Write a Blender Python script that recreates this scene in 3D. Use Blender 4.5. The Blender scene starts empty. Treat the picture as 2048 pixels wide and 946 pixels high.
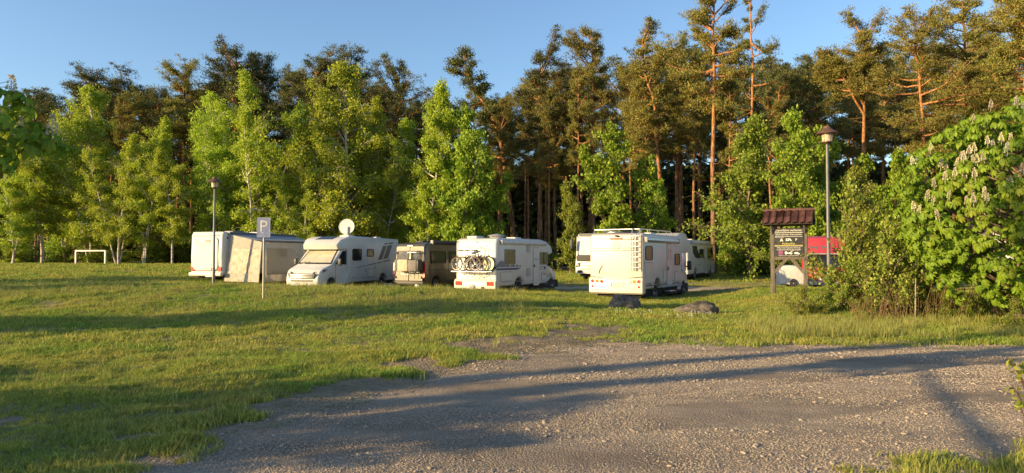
import bpy, bmesh, math, random
import numpy as np
from mathutils import Vector, Matrix
R = math.radians
scene = bpy.context.scene
COL = scene.collection

# ---------------------------------------------------------------- camera, sky, sun
F, CX, CY, HZ, CAMZ = 1365.0, 1024.0, 473.0, 513.0, 1.75
PITCH = math.atan((HZ - CY) / F)
cam = bpy.data.cameras.new('camera'); cam.sensor_width = 36; cam.lens = 36 * F / 2048
cam.clip_start = 0.05; cam.clip_end = 3000
camo = bpy.data.objects.new('camera', cam); COL.objects.link(camo)
camo.location = (0, 0, CAMZ); camo.rotation_euler = (R(90) + PITCH, 0, 0)
scene.camera = camo

SUN_EL = R(13.0)
SUN_DIR = Vector((-0.917, -0.40, 0)).normalized()          # horizontal direction towards the sun
tosun = Vector((SUN_DIR.x * math.cos(SUN_EL), SUN_DIR.y * math.cos(SUN_EL), math.sin(SUN_EL)))
world = bpy.data.worlds.new('World'); scene.world = world; world.use_nodes = True
wn = world.node_tree; wn.nodes.clear()
sky = wn.nodes.new('ShaderNodeTexSky'); sky.sky_type = 'NISHITA'; sky.sun_disc = False
sky.sun_elevation = SUN_EL; sky.sun_rotation = math.atan2(SUN_DIR.x, SUN_DIR.y)
sky.altitude = 50; sky.air_density = 1.0; sky.dust_density = 0.8; sky.ozone_density = 2.8
bg = wn.nodes.new('ShaderNodeBackground'); bg.inputs['Strength'].default_value = 0.105
wo = wn.nodes.new('ShaderNodeOutputWorld')
wn.links.new(sky.outputs[0], bg.inputs[0]); wn.links.new(bg.outputs[0], wo.inputs[0])
sun = bpy.data.lights.new('sun', 'SUN'); sun.energy = 4.0; sun.angle = R(0.5); sun.color = (1.0, 0.71, 0.33)
suno = bpy.data.objects.new('sun', sun); COL.objects.link(suno)
suno.rotation_euler = tosun.to_track_quat('Z', 'Y').to_euler(); suno.location = (-40, -20, 30)
scene.view_settings.view_transform = 'Standard'; scene.view_settings.look = 'None'
scene.view_settings.exposure = 1.3; scene.view_settings.gamma = 1.0
scene.cycles.max_bounces = 6; scene.cycles.transparent_max_bounces = 8
scene.cycles.diffuse_bounces = 3; scene.cycles.glossy_bounces = 3; scene.cycles.transmission_bounces = 4

def gx(px, d): return (px - CX) / F * d
def gzp(py, d):                                              # height of a pixel row at depth d
    v = (CY - py) / F
    return CAMZ + d * (math.sin(PITCH) + v * math.cos(PITCH)) / (math.cos(PITCH) - v * math.sin(PITCH))

# ---------------------------------------------------------------- noise and terrain
def _h(ix, iy, s):
    n = (ix * 374761393 + iy * 668265263 + s * 974634777) & 0xffffffff
    n = ((n ^ (n >> 13)) * 1274126177) & 0xffffffff
    return ((n ^ (n >> 16)) & 0xffff) / 65535.0
def vnoise(x, y, s=0):
    x = np.asarray(x, float); y = np.asarray(y, float)
    x0 = np.floor(x).astype(np.int64); y0 = np.floor(y).astype(np.int64)
    fx = x - x0; fy = y - y0
    fx = fx * fx * (3 - 2 * fx); fy = fy * fy * (3 - 2 * fy)
    a = _h(x0, y0, s); b = _h(x0 + 1, y0, s); c = _h(x0, y0 + 1, s); d = _h(x0 + 1, y0 + 1, s)
    return (a * (1 - fx) + b * fx) * (1 - fy) + (c * (1 - fx) + d * fx) * fy
def fbm(x, y, s=0, o=4):
    t = 0; a = 0.5; n = 0
    for k in range(o):
        t = t + a * vnoise(np.asarray(x) * 2 ** k, np.asarray(y) * 2 ** k, s + k); n += a; a *= 0.5
    return t / n
def sm(a, b, x):
    t = np.clip((np.asarray(x, float) - a) / (b - a), 0, 1); return t * t * (3 - 2 * t)

def gravel_mask(X, Y):                                        # > 0: gravel, < 0: grass
    X = np.asarray(X, float); Y = np.asarray(Y, float)
    f = np.interp(X, [-6, -3.4, -3.0, -2.34, -0.9, 0.3, 1.74, 4, 10, 40], [0.0, 5.3, 6.0, 7.4, 9.9, 12.2, 13.4, 13.7, 13.5, 13.5])
    n = (fbm(X * 0.9, Y * 0.9, 5) - 0.5) * 1.1 + (fbm(X * 3.2, Y * 3.2, 9) - 0.5) * 1.3
    m = np.minimum(f - Y, 2.5) + n
    corner = (Y - (5.12 + (X - 2.95) * 0.58)) + n * 0.6          # grass corner at the lower right
    m = np.where(X > 2.0, np.minimum(m, corner), m)
    return np.where(Y < 1.0, -1.0, m)
def path_mask(X, Y):
    c = 36.2 + (11.5 - X) * 0.30
    return np.where((X > -9) & (X < 40), 1.9 - np.abs(Y - c) + (fbm(X, Y, 3) - 0.5) * 1.2, -1)
def track(X, Y):                                               # two wheel lanes pressed into the gravel, curving across the yard
    c = 7.4 + 0.27 * X + 0.018 * X * X; d = (Y - c) * 0.95; w = lambda o: np.exp(-((d - o) / 0.15) ** 2)
    c2 = 9.6 + 0.10 * X; d2 = Y - c2; w2 = lambda o: np.exp(-((d2 - o) / 0.16) ** 2)
    return np.maximum(np.maximum(w(-0.8), w(0.8)), 0.7 * np.maximum(w2(-0.85), w2(0.85)))
def gz(X, Y):
    X = np.asarray(X, float); Y = np.asarray(Y, float)
    amp = np.interp(X, [-60, -26, -16, -8, -3.4, -1.4, 1.5, 3.2, 4.6], [0.40, 0.52, 0.62, 0.58, 0.50, 0.40, 0.26, 0.06, 0])
    dy = Y - 26.0 - 0.6 * np.sin(X * 0.35)
    mound = amp * np.exp(-(dy / np.where(dy < 0, 5.6, 3.6)) ** 2)
    left = 1.0 * sm(26, 58, Y) * (1 - sm(-24, -6, X))
    right = 0.42 * sm(17.5, 24, Y) * sm(7, 10.5, X) * (1 - sm(29, 34, Y))
    back = 0.3 * sm(42, 58, Y) * sm(-10, 5, X)
    lawn = 1 - sm(-0.4, 0.3, gravel_mask(X, Y))
    bumps = 0.10 * (fbm(X * 0.35, Y * 0.35, 21) - 0.5) * sm(6, 16, Y) + (0.10 * (fbm(X * 1.1, Y * 1.1, 31, 3) - 0.5) + 0.06 * (fbm(X * 3.1, Y * 3.1, 35, 2) - 0.5)) * lawn
    ruts = 0.030 * (fbm(X * 0.55 - Y * 0.25, Y * 1.7, 51, 4) - 0.5) + 0.018 * (fbm(X * 6, Y * 6, 61, 3) - 0.5)
    ruts = ruts - 0.022 * track(X, Y)
    bumps = bumps + ruts * (1 - lawn)
    return mound + left + right + back + bumps
def gh(x, y): return float(gz(np.array([x]), np.array([y]))[0])

# ---------------------------------------------------------------- helpers
def link(o, parent=None):
    COL.objects.link(o)
    if parent is not None: o.parent = parent
    return o
def tag(o, label=None, cat=None, group=None, kind=None):
    if label: o['label'] = label
    if cat: o['category'] = cat
    if group: o['group'] = group
    if kind: o['kind'] = kind
    return o
def thing(name, label, cat, loc=(0, 0, 0), rz=0.0, group=None):
    o = bpy.data.objects.new(name, None); o.location = loc; o.rotation_euler = (0, 0, rz)
    o.empty_display_size = 0.3
    link(o); return tag(o, label, cat, group)
def copy_tree(o, parent=None):
    c = o.copy(); COL.objects.link(c)
    if parent is not None: c.parent = parent
    for ch in list(o.children): copy_tree(ch, c)
    return c
def smooth(me, ang=38):
    me.polygons.foreach_set('use_smooth', [True] * len(me.polygons))
    me.set_sharp_from_angle(angle=R(ang))
def obj(name, bm, m, parent=None, loc=None, rz=None, sm_ang=38):
    if isinstance(bm, bmesh.types.BMesh):
        bmesh.ops.recalc_face_normals(bm, faces=bm.faces)
        me = bpy.data.meshes.new(name); bm.to_mesh(me); bm.free()
        smooth(me, sm_ang)
    else: me = bm
    if m is not None and not me.materials: me.materials.append(m)
    o = bpy.data.objects.new(name, me)
    if loc is not None: o.location = loc
    if rz is not None: o.rotation_euler = (0, 0, rz)
    return link(o, parent)

class G:                                                     # numpy geometry collector
    def __init__(s): s.V = []; s.T = []; s.Q = []; s.n = 0
    def add(s, V, F):
        V = np.asarray(V, float).reshape(-1, 3); F = np.asarray(F, np.int64)
        (s.T if F.shape[1] == 3 else s.Q).append(F + s.n); s.V.append(V); s.n += len(V)
    def mesh(s, name, m, smooth_it=False):
        me = bpy.data.meshes.new(name); V = np.concatenate(s.V)
        T = np.concatenate(s.T) if s.T else np.zeros((0, 3), np.int64); Q = np.concatenate(s.Q) if s.Q else np.zeros((0, 4), np.int64)
        me.vertices.add(len(V)); me.vertices.foreach_set('co', V.astype(np.float32).ravel())
        nl = T.size + Q.size; me.loops.add(nl); me.polygons.add(len(T) + len(Q))
        me.loops.foreach_set('vertex_index', np.concatenate([T.ravel(), Q.ravel()]).astype(np.int32))
        st = np.concatenate([np.arange(len(T)) * 3, T.size + np.arange(len(Q)) * 4]).astype(np.int32)
        me.polygons.foreach_set('loop_start', st)
        if smooth_it: me.polygons.foreach_set('use_smooth', np.ones(len(T) + len(Q), bool))
        me.update(calc_edges=True); me.validate()
        if m is not None: me.materials.append(m)
        return me
    def tube(s, P, r, n=6, cap=True):
        P = np.asarray(P, float); k = len(P); r = np.broadcast_to(np.asarray(r, float), (k,))
        t = np.gradient(P, axis=0); t /= np.linalg.norm(t, axis=1)[:, None] + 1e-9
        ref = np.array([1.0, 0, 0]) if abs(t[0][0]) < 0.8 else np.array([0, 1.0, 0])
        a = np.cross(t, ref); a /= np.linalg.norm(a, axis=1)[:, None] + 1e-9; b = np.cross(t, a)
        ang = np.arange(n) * 2 * math.pi / n
        V = P[:, None, :] + r[:, None, None] * (np.cos(ang)[None, :, None] * a[:, None, :] + np.sin(ang)[None, :, None] * b[:, None, :])
        i = np.arange(k - 1)[:, None] * n; j = np.arange(n)[None, :]; j2 = (j + 1) % n
        Fq = np.stack([i + j, i + j2, i + n + j2, i + n + j], -1).reshape(-1, 4)
        s.add(V.reshape(-1, 3), Fq)
    def leaves(s, C, D, size, width, rng, flat=None):        # one rhombic quad per leaf: C centres, D directions
        n = len(C)
        if n == 0: return
        D = D / (np.linalg.norm(D, axis=1)[:, None] + 1e-9)
        up = rng.normal(size=(n, 3)) if flat is None else rng.normal(size=(n, 3)) * (1 - flat) + np.array([0, 0, 1.6]) * flat
        S = np.cross(D, up); S /= np.linalg.norm(S, axis=1)[:, None] + 1e-9
        L = (size * rng.uniform(0.65, 1.3, n))[:, None]; W = L * width
        N = np.cross(D, S)
        V = np.stack([C - D * L * 0.5, C + S * W * 0.5 + N * W * 0.12, C + D * L * 0.5, C - S * W * 0.5 + N * W * 0.12], 1)
        s.add(V.reshape(-1, 3), np.arange(4 * n).reshape(n, 4))

# bmesh shapes ----------------------------------------------------
def box(bm, c, d, bev=0.0, seg=2, rot=None):
    M = Matrix.Translation(c)
    if rot is not None: M = M @ rot
    M = M @ Matrix.Diagonal((d[0], d[1], d[2], 1))
    r = bmesh.ops.create_cube(bm, size=1.0, matrix=M)
    if bev > 0:
        es = {e for v in r['verts'] for e in v.link_edges}
        bmesh.ops.bevel(bm, geom=list(es), offset=bev, segments=seg, affect='EDGES', profile=0.5, clamp_overlap=True)
    return bm
def prism(bm, prof, x0, x1, bev=0.0, seg=3):                  # profile (y, z) pushed along x
    a = [bm.verts.new((x0, y, z)) for y, z in prof]; b = [bm.verts.new((x1, y, z)) for y, z in prof]
    n = len(prof); fs = [bm.faces.new(a), bm.faces.new(b[::-1])]
    for i in range(n): bm.faces.new((a[i], b[i], b[(i + 1) % n], a[(i + 1) % n]))
    bmesh.ops.recalc_face_normals(bm, faces=bm.faces)
    if bev > 0:
        es = list({e for f in fs for e in f.edges})
        bmesh.ops.bevel(bm, geom=es, offset=bev, segments=seg, affect='EDGES', profile=0.5, clamp_overlap=True)
    return bm
def rod(bm, p, q, r, n=8, r2=None):
    p = Vector(p); q = Vector(q); d = q - p
    M = Matrix.Translation((p + q) / 2) @ d.to_track_quat('Z', 'Y').to_matrix().to_4x4()
    bmesh.ops.create_cone(bm, cap_ends=True, segments=n, radius1=r, radius2=r if r2 is None else r2, depth=d.length, matrix=M)
    return bm
def path_rod(bm, pts, r, n=7):
    for a, b in zip(pts[:-1], pts[1:]): rod(bm, a, b, r, n)
    for p in pts[1:-1]: bmesh.ops.create_icosphere(bm, subdivisions=1, radius=r * 1.02, matrix=Matrix.Translation(p))
    return bm
def lathe(bm, prof, n=24, M=None):                           # (radius, z) rings
    M = M or Matrix.Identity(4); rings = []
    for r, z in prof:
        rings.append([bm.verts.new(M @ Vector((r * math.cos(2 * math.pi * k / n), r * math.sin(2 * math.pi * k / n), z))) for k in range(n)])
    for a, b in zip(rings[:-1], rings[1:]):
        for k in range(n): bm.faces.new((a[k], a[(k + 1) % n], b[(k + 1) % n], b[k]))
    for rg in (rings[0], rings[-1]):
        try: bm.faces.new(rg)
        except ValueError: pass
    return bm
def torus(bm, c, axis, Rr, r, n=28, k=8):
    q = Vector(axis).to_track_quat('Z', 'Y').to_matrix(); c = Vector(c); vs = []
    for i in range(n):
        a = 2 * math.pi * i / n
        vs.append([bm.verts.new(c + q @ Vector(((Rr + r * math.cos(2 * math.pi * j / k)) * math.cos(a), (Rr + r * math.cos(2 * math.pi * j / k)) * math.sin(a), r * math.sin(2 * math.pi * j / k)))) for j in range(k)])
    for i in range(n):
        for j in range(k):
            bm.faces.new((vs[i][j], vs[(i + 1) % n][j], vs[(i + 1) % n][(j + 1) % k], vs[i][(j + 1) % k]))
    return bm
def rrect(w, h, r, n=4):
    r = min(r, w / 2 - 1e-4, h / 2 - 1e-4); P = []
    for cx, cy, a0 in ((w / 2 - r, h / 2 - r, 0), (-w / 2 + r, h / 2 - r, 90), (-w / 2 + r, -h / 2 + r, 180), (w / 2 - r, -h / 2 + r, 270)):
        for k in range(n + 1):
            a = R(a0 + 90 * k / n); P.append((cx + r * math.cos(a), cy + r * math.sin(a)))
    return P
FACES = {'rear': ((1, 0, 0), (0, 0, 1)), 'right': ((0, 1, 0), (0, 0, 1)), 'front': ((-1, 0, 0), (0, 0, 1)), 'left': ((0, -1, 0), (0, 0, 1)), 'top': ((1, 0, 0), (0, 1, 0))}
def uvn(side):
    u, v = FACES[side] if isinstance(side, str) else side
    u = Vector(u).normalized(); v = Vector(v); v = (v - u * v.dot(u)).normalized(); return u, v, u.cross(v)
def slab(bm, pts, o, side, t=0.012):                          # flat polygon pts lying on a side, t thick and proud
    u, v, n = uvn(side); o = Vector(o)
    a = [bm.verts.new(o + u * x + v * y - n * 0.004) for x, y in pts]; b = [bm.verts.new(o + u * x + v * y + n * t) for x, y in pts]
    k = len(pts); bm.faces.new(a[::-1]); bm.faces.new(b)
    for i in range(k): bm.faces.new((a[i], a[(i + 1) % k], b[(i + 1) % k], b[i]))
    return bm
def ring(bm, po, pi, o, side, t=0.014):
    u, v, n = uvn(side); o = Vector(o); f = lambda p, h: bm.verts.new(o + u * p[0] + v * p[1] + n * h)
    A = [f(p, -0.004) for p in po]; B = [f(p, t) for p in po]; Cc = [f(p, t) for p in pi]; D = [f(p, -0.004) for p in pi]; k = len(po)
    for i in range(k):
        j = (i + 1) % k
        bm.faces.new((A[i], A[j], B[j], B[i])); bm.faces.new((B[i], B[j], Cc[j], Cc[i])); bm.faces.new((Cc[i], Cc[j], D[j], D[i]))
    return bm
def nb(): return bmesh.new()
def text(name, s, o, side, size, m, parent, t=0.004, align='CENTER', sx=1.0):
    cu = bpy.data.curves.new(name, 'FONT'); cu.body = s; cu.size = size; cu.extrude = t / 2; cu.align_x = align; cu.align_y = 'CENTER'
    cu.resolution_u = 2
    tmp = bpy.data.objects.new(name, cu); COL.objects.link(tmp)
    bpy.context.view_layer.update()
    me = bpy.data.meshes.new_from_object(tmp.evaluated_get(bpy.context.evaluated_depsgraph_get()))
    COL.objects.unlink(tmp); bpy.data.objects.remove(tmp)
    u, v, n = uvn(side); M = Matrix(((u.x * sx, v.x, n.x, o[0]), (u.y * sx, v.y, n.y, o[1]), (u.z * sx, v.z, n.z, o[2]), (0, 0, 0, 1)))
    me.transform(M @ Matrix.Translation((0, 0, t / 2))); me.name = name; me.materials.clear(); me.materials.append(m)
    ob = bpy.data.objects.new(name, me); return link(ob, parent)

# ---------------------------------------------------------------- materials
def newmat(name):
    m = bpy.data.materials.new(name); m.use_nodes = True; nt = m.node_tree; nt.nodes.clear()
    out = nt.nodes.new('ShaderNodeOutputMaterial'); return m, nt, out
def N(nt, typ, **kw):
    n = nt.nodes.new(typ)
    for k, v in kw.items():
        if k in n.inputs.keys() if isinstance(k, str) else False: n.inputs[k].default_value = v
        else: setattr(n, k, v)
    return n
def ramp(nt, stops):
    r = nt.nodes.new('ShaderNodeValToRGB'); e = r.color_ramp.elements
    while len(e) < len(stops): e.new(0.5)
    for i, (p, c) in enumerate(stops): e[i].position = p; e[i].color = (*c, 1)
    return r
def mat(name, c, rough=0.5, metal=0.0, var=0.12, scale=6.0, bump=0.0, bscale=60.0, coat=0.0, spec=0.5, dirt=None, stretch=None):
    m, nt, out = newmat(name); L = nt.links
    p = nt.nodes.new('ShaderNodeBsdfPrincipled'); p.inputs['Roughness'].default_value = rough; p.inputs['Metallic'].default_value = metal
    p.inputs['Specular IOR Level'].default_value = spec
    if coat: p.inputs['Coat Weight'].default_value = coat; p.inputs['Coat Roughness'].default_value = 0.08
    tc = nt.nodes.new('ShaderNodeTexCoord'); src = tc.outputs['Object']
    if stretch:
        mp = nt.nodes.new('ShaderNodeMapping'); mp.inputs['Scale'].default_value = stretch; L.new(src, mp.inputs[0]); src = mp.outputs[0]
    no = nt.nodes.new('ShaderNodeTexNoise'); no.inputs['Scale'].default_value = scale; no.inputs['Detail'].default_value = 6; no.inputs['Roughness'].default_value = 0.65
    L.new(src, no.inputs['Vector'])
    d = dirt or tuple(x * (1 - var * 2.2) for x in c)
    r = ramp(nt, [(0.32, d), (0.62, tuple(min(1, x * (1 + var * 0.35)) for x in c))]); L.new(no.outputs[0], r.inputs[0]); L.new(r.outputs[0], p.inputs['Base Color'])
    mr = nt.nodes.new('ShaderNodeMapRange'); mr.inputs[3].default_value = max(0.02, rough - 0.06); mr.inputs[4].default_value = min(1, rough + 0.1)
    L.new(no.outputs[0], mr.inputs[0]); L.new(mr.outputs[0], p.inputs['Roughness'])
    if bump:
        n2 = nt.nodes.new('ShaderNodeTexNoise'); n2.inputs['Scale'].default_value = bscale; n2.inputs['Detail'].default_value = 5; L.new(src, n2.inputs['Vector'])
        b = nt.nodes.new('ShaderNodeBump'); b.inputs['Strength'].default_value = bump; b.inputs['Distance'].default_value = 0.02
        L.new(n2.outputs[0], b.inputs['Height']); L.new(b.outputs[0], p.inputs['Normal'])
    L.new(p.outputs[0], out.inputs[0]); return m
def leafmat(name, c1, c2, c3, trans=0.4, gloss=0.06, objrand=True, patch=False):
    m, nt, out = newmat(name); L = nt.links
    ge = nt.nodes.new('ShaderNodeNewGeometry'); oi = nt.nodes.new('ShaderNodeObjectInfo')
    r = ramp(nt, [(0.0, c1), (0.55, c2), (1.0, c3)]); L.new(ge.outputs['Random Per Island'], r.inputs[0])
    hs = nt.nodes.new('ShaderNodeHueSaturation')
    if objrand:
        mr = nt.nodes.new('ShaderNodeMapRange'); mr.inputs[3].default_value = 0.485; mr.inputs[4].default_value = 0.515; L.new(oi.outputs['Random'], mr.inputs[0]); L.new(mr.outputs[0], hs.inputs['Hue'])
        mv = nt.nodes.new('ShaderNodeMapRange'); mv.inputs[3].default_value = 0.84; mv.inputs[4].default_value = 1.12; L.new(oi.outputs['Random'], mv.inputs[0]); L.new(mv.outputs[0], hs.inputs['Value'])
    L.new(r.outputs[0], hs.inputs['Color'])
    if patch:                                                 # greener and drier patches across the lawn
        no = nt.nodes.new('ShaderNodeTexNoise'); no.inputs['Scale'].default_value = 0.45; no.inputs['Detail'].default_value = 5; no.inputs['Roughness'].default_value = 0.65; L.new(ge.outputs['Position'], no.inputs['Vector'])
        rp = ramp(nt, [(0.36, (0.70, 0.92, 0.75)), (0.5, (1, 1, 1)), (0.64, (1.28, 1.08, 1.25))]); L.new(no.outputs[0], rp.inputs[0])
        mu = nt.nodes.new('ShaderNodeMix'); mu.data_type = 'RGBA'; mu.blend_type = 'MULTIPLY'; mu.inputs[0].default_value = 1; L.new(r.outputs[0], mu.inputs[6]); L.new(rp.outputs[0], mu.inputs[7]); L.new(mu.outputs[2], hs.inputs['Color'])
    di = nt.nodes.new('ShaderNodeBsdfDiffuse'); tr = nt.nodes.new('ShaderNodeBsdfTranslucent'); gl = nt.nodes.new('ShaderNodeBsdfGlossy'); gl.inputs['Roughness'].default_value = 0.6
    gl.inputs['Color'].default_value = (0.5, 0.55, 0.4, 1)
    L.new(hs.outputs[0], di.inputs[0]); L.new(hs.outputs[0], tr.inputs[0])
    m1 = nt.nodes.new('ShaderNodeMixShader'); m1.inputs[0].default_value = trans; L.new(di.outputs[0], m1.inputs[1]); L.new(tr.outputs[0], m1.inputs[2])
    m2 = nt.nodes.new('ShaderNodeMixShader'); m2.inputs[0].default_value = gloss; L.new(m1.outputs[0], m2.inputs[1]); L.new(gl.outputs[0], m2.inputs[2])
    L.new(m2.outputs[0], out.inputs[0]); return m
def barkmat(name, low, high, h0, h1, scale=9, bump=0.8, marks=None):
    m, nt, out = newmat(name); L = nt.links
    p = nt.nodes.new('ShaderNodeBsdfPrincipled'); p.inputs['Roughness'].default_value = 0.9; p.inputs['Specular IOR Level'].default_value = 0.15
    tc = nt.nodes.new('ShaderNodeTexCoord'); sx = nt.nodes.new('ShaderNodeSeparateXYZ'); L.new(tc.outputs['Object'], sx.inputs[0])
    mr = nt.nodes.new('ShaderNodeMapRange'); mr.inputs[1].default_value = h0; mr.inputs[2].default_value = h1; L.new(sx.outputs['Z'], mr.inputs[0])
    mx = nt.nodes.new('ShaderNodeMix'); mx.data_type = 'RGBA'; mx.inputs[6].default_value = (*low, 1); mx.inputs[7].default_value = (*high, 1)
    L.new(mr.outputs[0], mx.inputs[0])
    mp = nt.nodes.new('ShaderNodeMapping'); mp.inputs['Scale'].default_value = (1, 1, 0.25) if marks is None else (0.35, 0.35, 1.6); L.new(tc.outputs['Object'], mp.inputs[0])
    no = nt.nodes.new('ShaderNodeTexNoise'); no.inputs['Scale'].default_value = scale; no.inputs['Detail'].default_value = 6; L.new(mp.outputs[0], no.inputs['Vector'])
    mul = nt.nodes.new('ShaderNodeMix'); mul.data_type = 'RGBA'; mul.blend_type = 'MULTIPLY'; mul.inputs[0].default_value = 1
    rp = ramp(nt, [(0.35, (0.35, 0.33, 0.32)), (0.65, (1.15, 1.15, 1.15))]) if marks is None else ramp(nt, [(0.36, marks), (0.45, (1, 1, 1))])
    L.new(no.outputs[0], rp.inputs[0]); L.new(mx.outputs[2], mul.inputs[6]); L.new(rp.outputs[0], mul.inputs[7]); L.new(mul.outputs[2], p.inputs['Base Color'])
    b = nt.nodes.new('ShaderNodeBump'); b.inputs['Strength'].default_value = bump; b.inputs['Distance'].default_value = 0.03; L.new(no.outputs[0], b.inputs['Height']); L.new(b.outputs[0], p.inputs['Normal'])
    L.new(p.outputs[0], out.inputs[0]); return m
def groundmat(name, stops, s1, s2, bump, bs, rough=0.95, tracks=0.0):
    m, nt, out = newmat(name); L = nt.links
    p = nt.nodes.new('ShaderNodeBsdfPrincipled'); p.inputs['Roughness'].default_value = rough; p.inputs['Specular IOR Level'].default_value = 0.1
    tc = nt.nodes.new('ShaderNodeTexCoord'); a = nt.nodes.new('ShaderNodeTexNoise'); a.inputs['Scale'].default_value = s1; a.inputs['Detail'].default_value = 8; a.inputs['Roughness'].default_value = 0.7
    b = nt.nodes.new('ShaderNodeTexNoise'); b.inputs['Scale'].default_value = s2; b.inputs['Detail'].default_value = 4
    L.new(tc.outputs['Object'], a.inputs['Vector']); L.new(tc.outputs['Object'], b.inputs['Vector'])
    ad = nt.nodes.new('ShaderNodeMath'); ad.operation = 'ADD'; L.new(a.outputs[0], ad.inputs[0]); L.new(b.outputs[0], ad.inputs[1])
    hf = nt.nodes.new('ShaderNodeMath'); hf.operation = 'MULTIPLY'; hf.inputs[1].default_value = 0.5; L.new(ad.outputs[0], hf.inputs[0])
    r = ramp(nt, stops); L.new(hf.outputs[0], r.inputs[0]); L.new(r.outputs[0], p.inputs['Base Color'])
    if tracks:                                                # pale compacted wheel lanes and dusty patches
        mp = nt.nodes.new('ShaderNodeMapping'); mp.inputs['Rotation'].default_value = (0, 0, R(-14)); mp.inputs['Scale'].default_value = (0.16, 0.95, 1); L.new(tc.outputs['Object'], mp.inputs[0])
        t1 = nt.nodes.new('ShaderNodeTexNoise'); t1.inputs['Scale'].default_value = 1.1; t1.inputs['Detail'].default_value = 5; t1.inputs['Roughness'].default_value = 0.6; L.new(mp.outputs[0], t1.inputs['Vector'])
        rp = ramp(nt, [(0.36, (1 - tracks, 1 - tracks, 1 - tracks)), (0.52, (1, 1, 1)), (0.66, (1 + tracks, 1 + tracks * .96, 1 + tracks * .88))]); L.new(t1.outputs[0], rp.inputs[0])
        mu = nt.nodes.new('ShaderNodeMix'); mu.data_type = 'RGBA'; mu.blend_type = 'MULTIPLY'; mu.inputs[0].default_value = 1; L.new(r.outputs[0], mu.inputs[6]); L.new(rp.outputs[0], mu.inputs[7]); L.new(mu.outputs[2], p.inputs['Base Color'])
    vo = nt.nodes.new('ShaderNodeTexVoronoi'); vo.inputs['Scale'].default_value = bs; L.new(tc.outputs['Object'], vo.inputs['Vector'])
    n3 = nt.nodes.new('ShaderNodeTexNoise'); n3.inputs['Scale'].default_value = bs * 1.7; n3.inputs['Detail'].default_value = 6; L.new(tc.outputs['Object'], n3.inputs['Vector'])
    a2 = nt.nodes.new('ShaderNodeMath'); a2.operation = 'SUBTRACT'; L.new(n3.outputs[0], a2.inputs[0]); L.new(vo.outputs['Distance'], a2.inputs[1])
    bp = nt.nodes.new('ShaderNodeBump'); bp.inputs['Strength'].default_value = bump; bp.inputs['Distance'].default_value = 0.02; L.new(a2.outputs[0], bp.inputs['Height']); L.new(bp.outputs[0], p.inputs['Normal'])
    L.new(p.outputs[0], out.inputs[0]); return m

M_SOIL = groundmat('lawn_soil', [(0.30, (0.12, 0.11, 0.045)), (0.46, (0.20, 0.16, 0.095)), (0.60, (0.27, 0.215, 0.155))], 0.9, 9, 0.9, 22)
M_GRAVEL = groundmat('gravel_dirt', [(0.34, (0.23, 0.183, 0.136)), (0.5, (0.32, 0.258, 0.195)), (0.68, (0.42, 0.345, 0.265))], 1.3, 24, 1.0, 46, 0.95, 0.22)
M_PATH = groundmat('path_sand', [(0.3, (0.34, 0.27, 0.19)), (0.7, (0.46, 0.38, 0.28))], 1.0, 14, 0.6, 25)
M_GRASS = leafmat('grass_blades', (0.218, 0.273, 0.049), (0.336, 0.382, 0.067), (0.533, 0.493, 0.135), 0.4, 0.04, True, True)
M_GRASSDRY = leafmat('grass_long', (0.232, 0.257, 0.054), (0.321, 0.333, 0.090), (0.464, 0.418, 0.160), 0.35, 0.05)
M_STONE = mat('gravel_stone', (0.44, 0.365, 0.285), 0.9, var=0.25, scale=3, bump=0.3, bscale=30, spec=0.2)
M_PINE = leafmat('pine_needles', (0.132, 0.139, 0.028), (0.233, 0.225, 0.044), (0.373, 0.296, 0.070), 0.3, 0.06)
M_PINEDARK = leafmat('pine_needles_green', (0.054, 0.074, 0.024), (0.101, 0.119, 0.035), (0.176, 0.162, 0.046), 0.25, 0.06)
M_BIRCH = leafmat('birch_leaves', (0.279, 0.385, 0.030), (0.386, 0.483, 0.041), (0.526, 0.573, 0.062), 0.45, 0.05)
M_BROAD = leafmat('broad_leaves', (0.172, 0.298, 0.022), (0.264, 0.402, 0.029), (0.383, 0.480, 0.043), 0.45, 0.06)
M_SHRUB = leafmat('shrub_leaves', (0.156, 0.215, 0.023), (0.234, 0.293, 0.034), (0.338, 0.364, 0.052), 0.42, 0.06)
M_HEDGE = leafmat('hedge_leaves', (0.137, 0.209, 0.022), (0.237, 0.309, 0.031), (0.382, 0.400, 0.054), 0.4, 0.08)
M_CHEST = leafmat('chestnut_leaves', (0.125, 0.202, 0.014), (0.177, 0.268, 0.018), (0.257, 0.335, 0.023), 0.4, 0.045)
M_BLOSSOM = leafmat('chestnut_blossom', (0.66, 0.58, 0.42), (0.78, 0.71, 0.54), (0.82, 0.77, 0.62), 0.35, 0.03)
M_PBARK = barkmat('pine_bark', (0.20, 0.135, 0.095), (0.42, 0.205, 0.09), 2.0, 12.0)
M_BBARK = barkmat('birch_bark', (0.42, 0.37, 0.31), (0.55, 0.5, 0.43), 0.5, 4.0, 5, 0.4, marks=(0.13, 0.11, 0.10))
M_TBARK = barkmat('tree_bark', (0.17, 0.13, 0.10), (0.21, 0.165, 0.12), 0.5, 5.0)
M_TWIG = mat('dry_twig', (0.30, 0.20, 0.11), 0.9, var=0.3, scale=14, spec=0.15)
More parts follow.
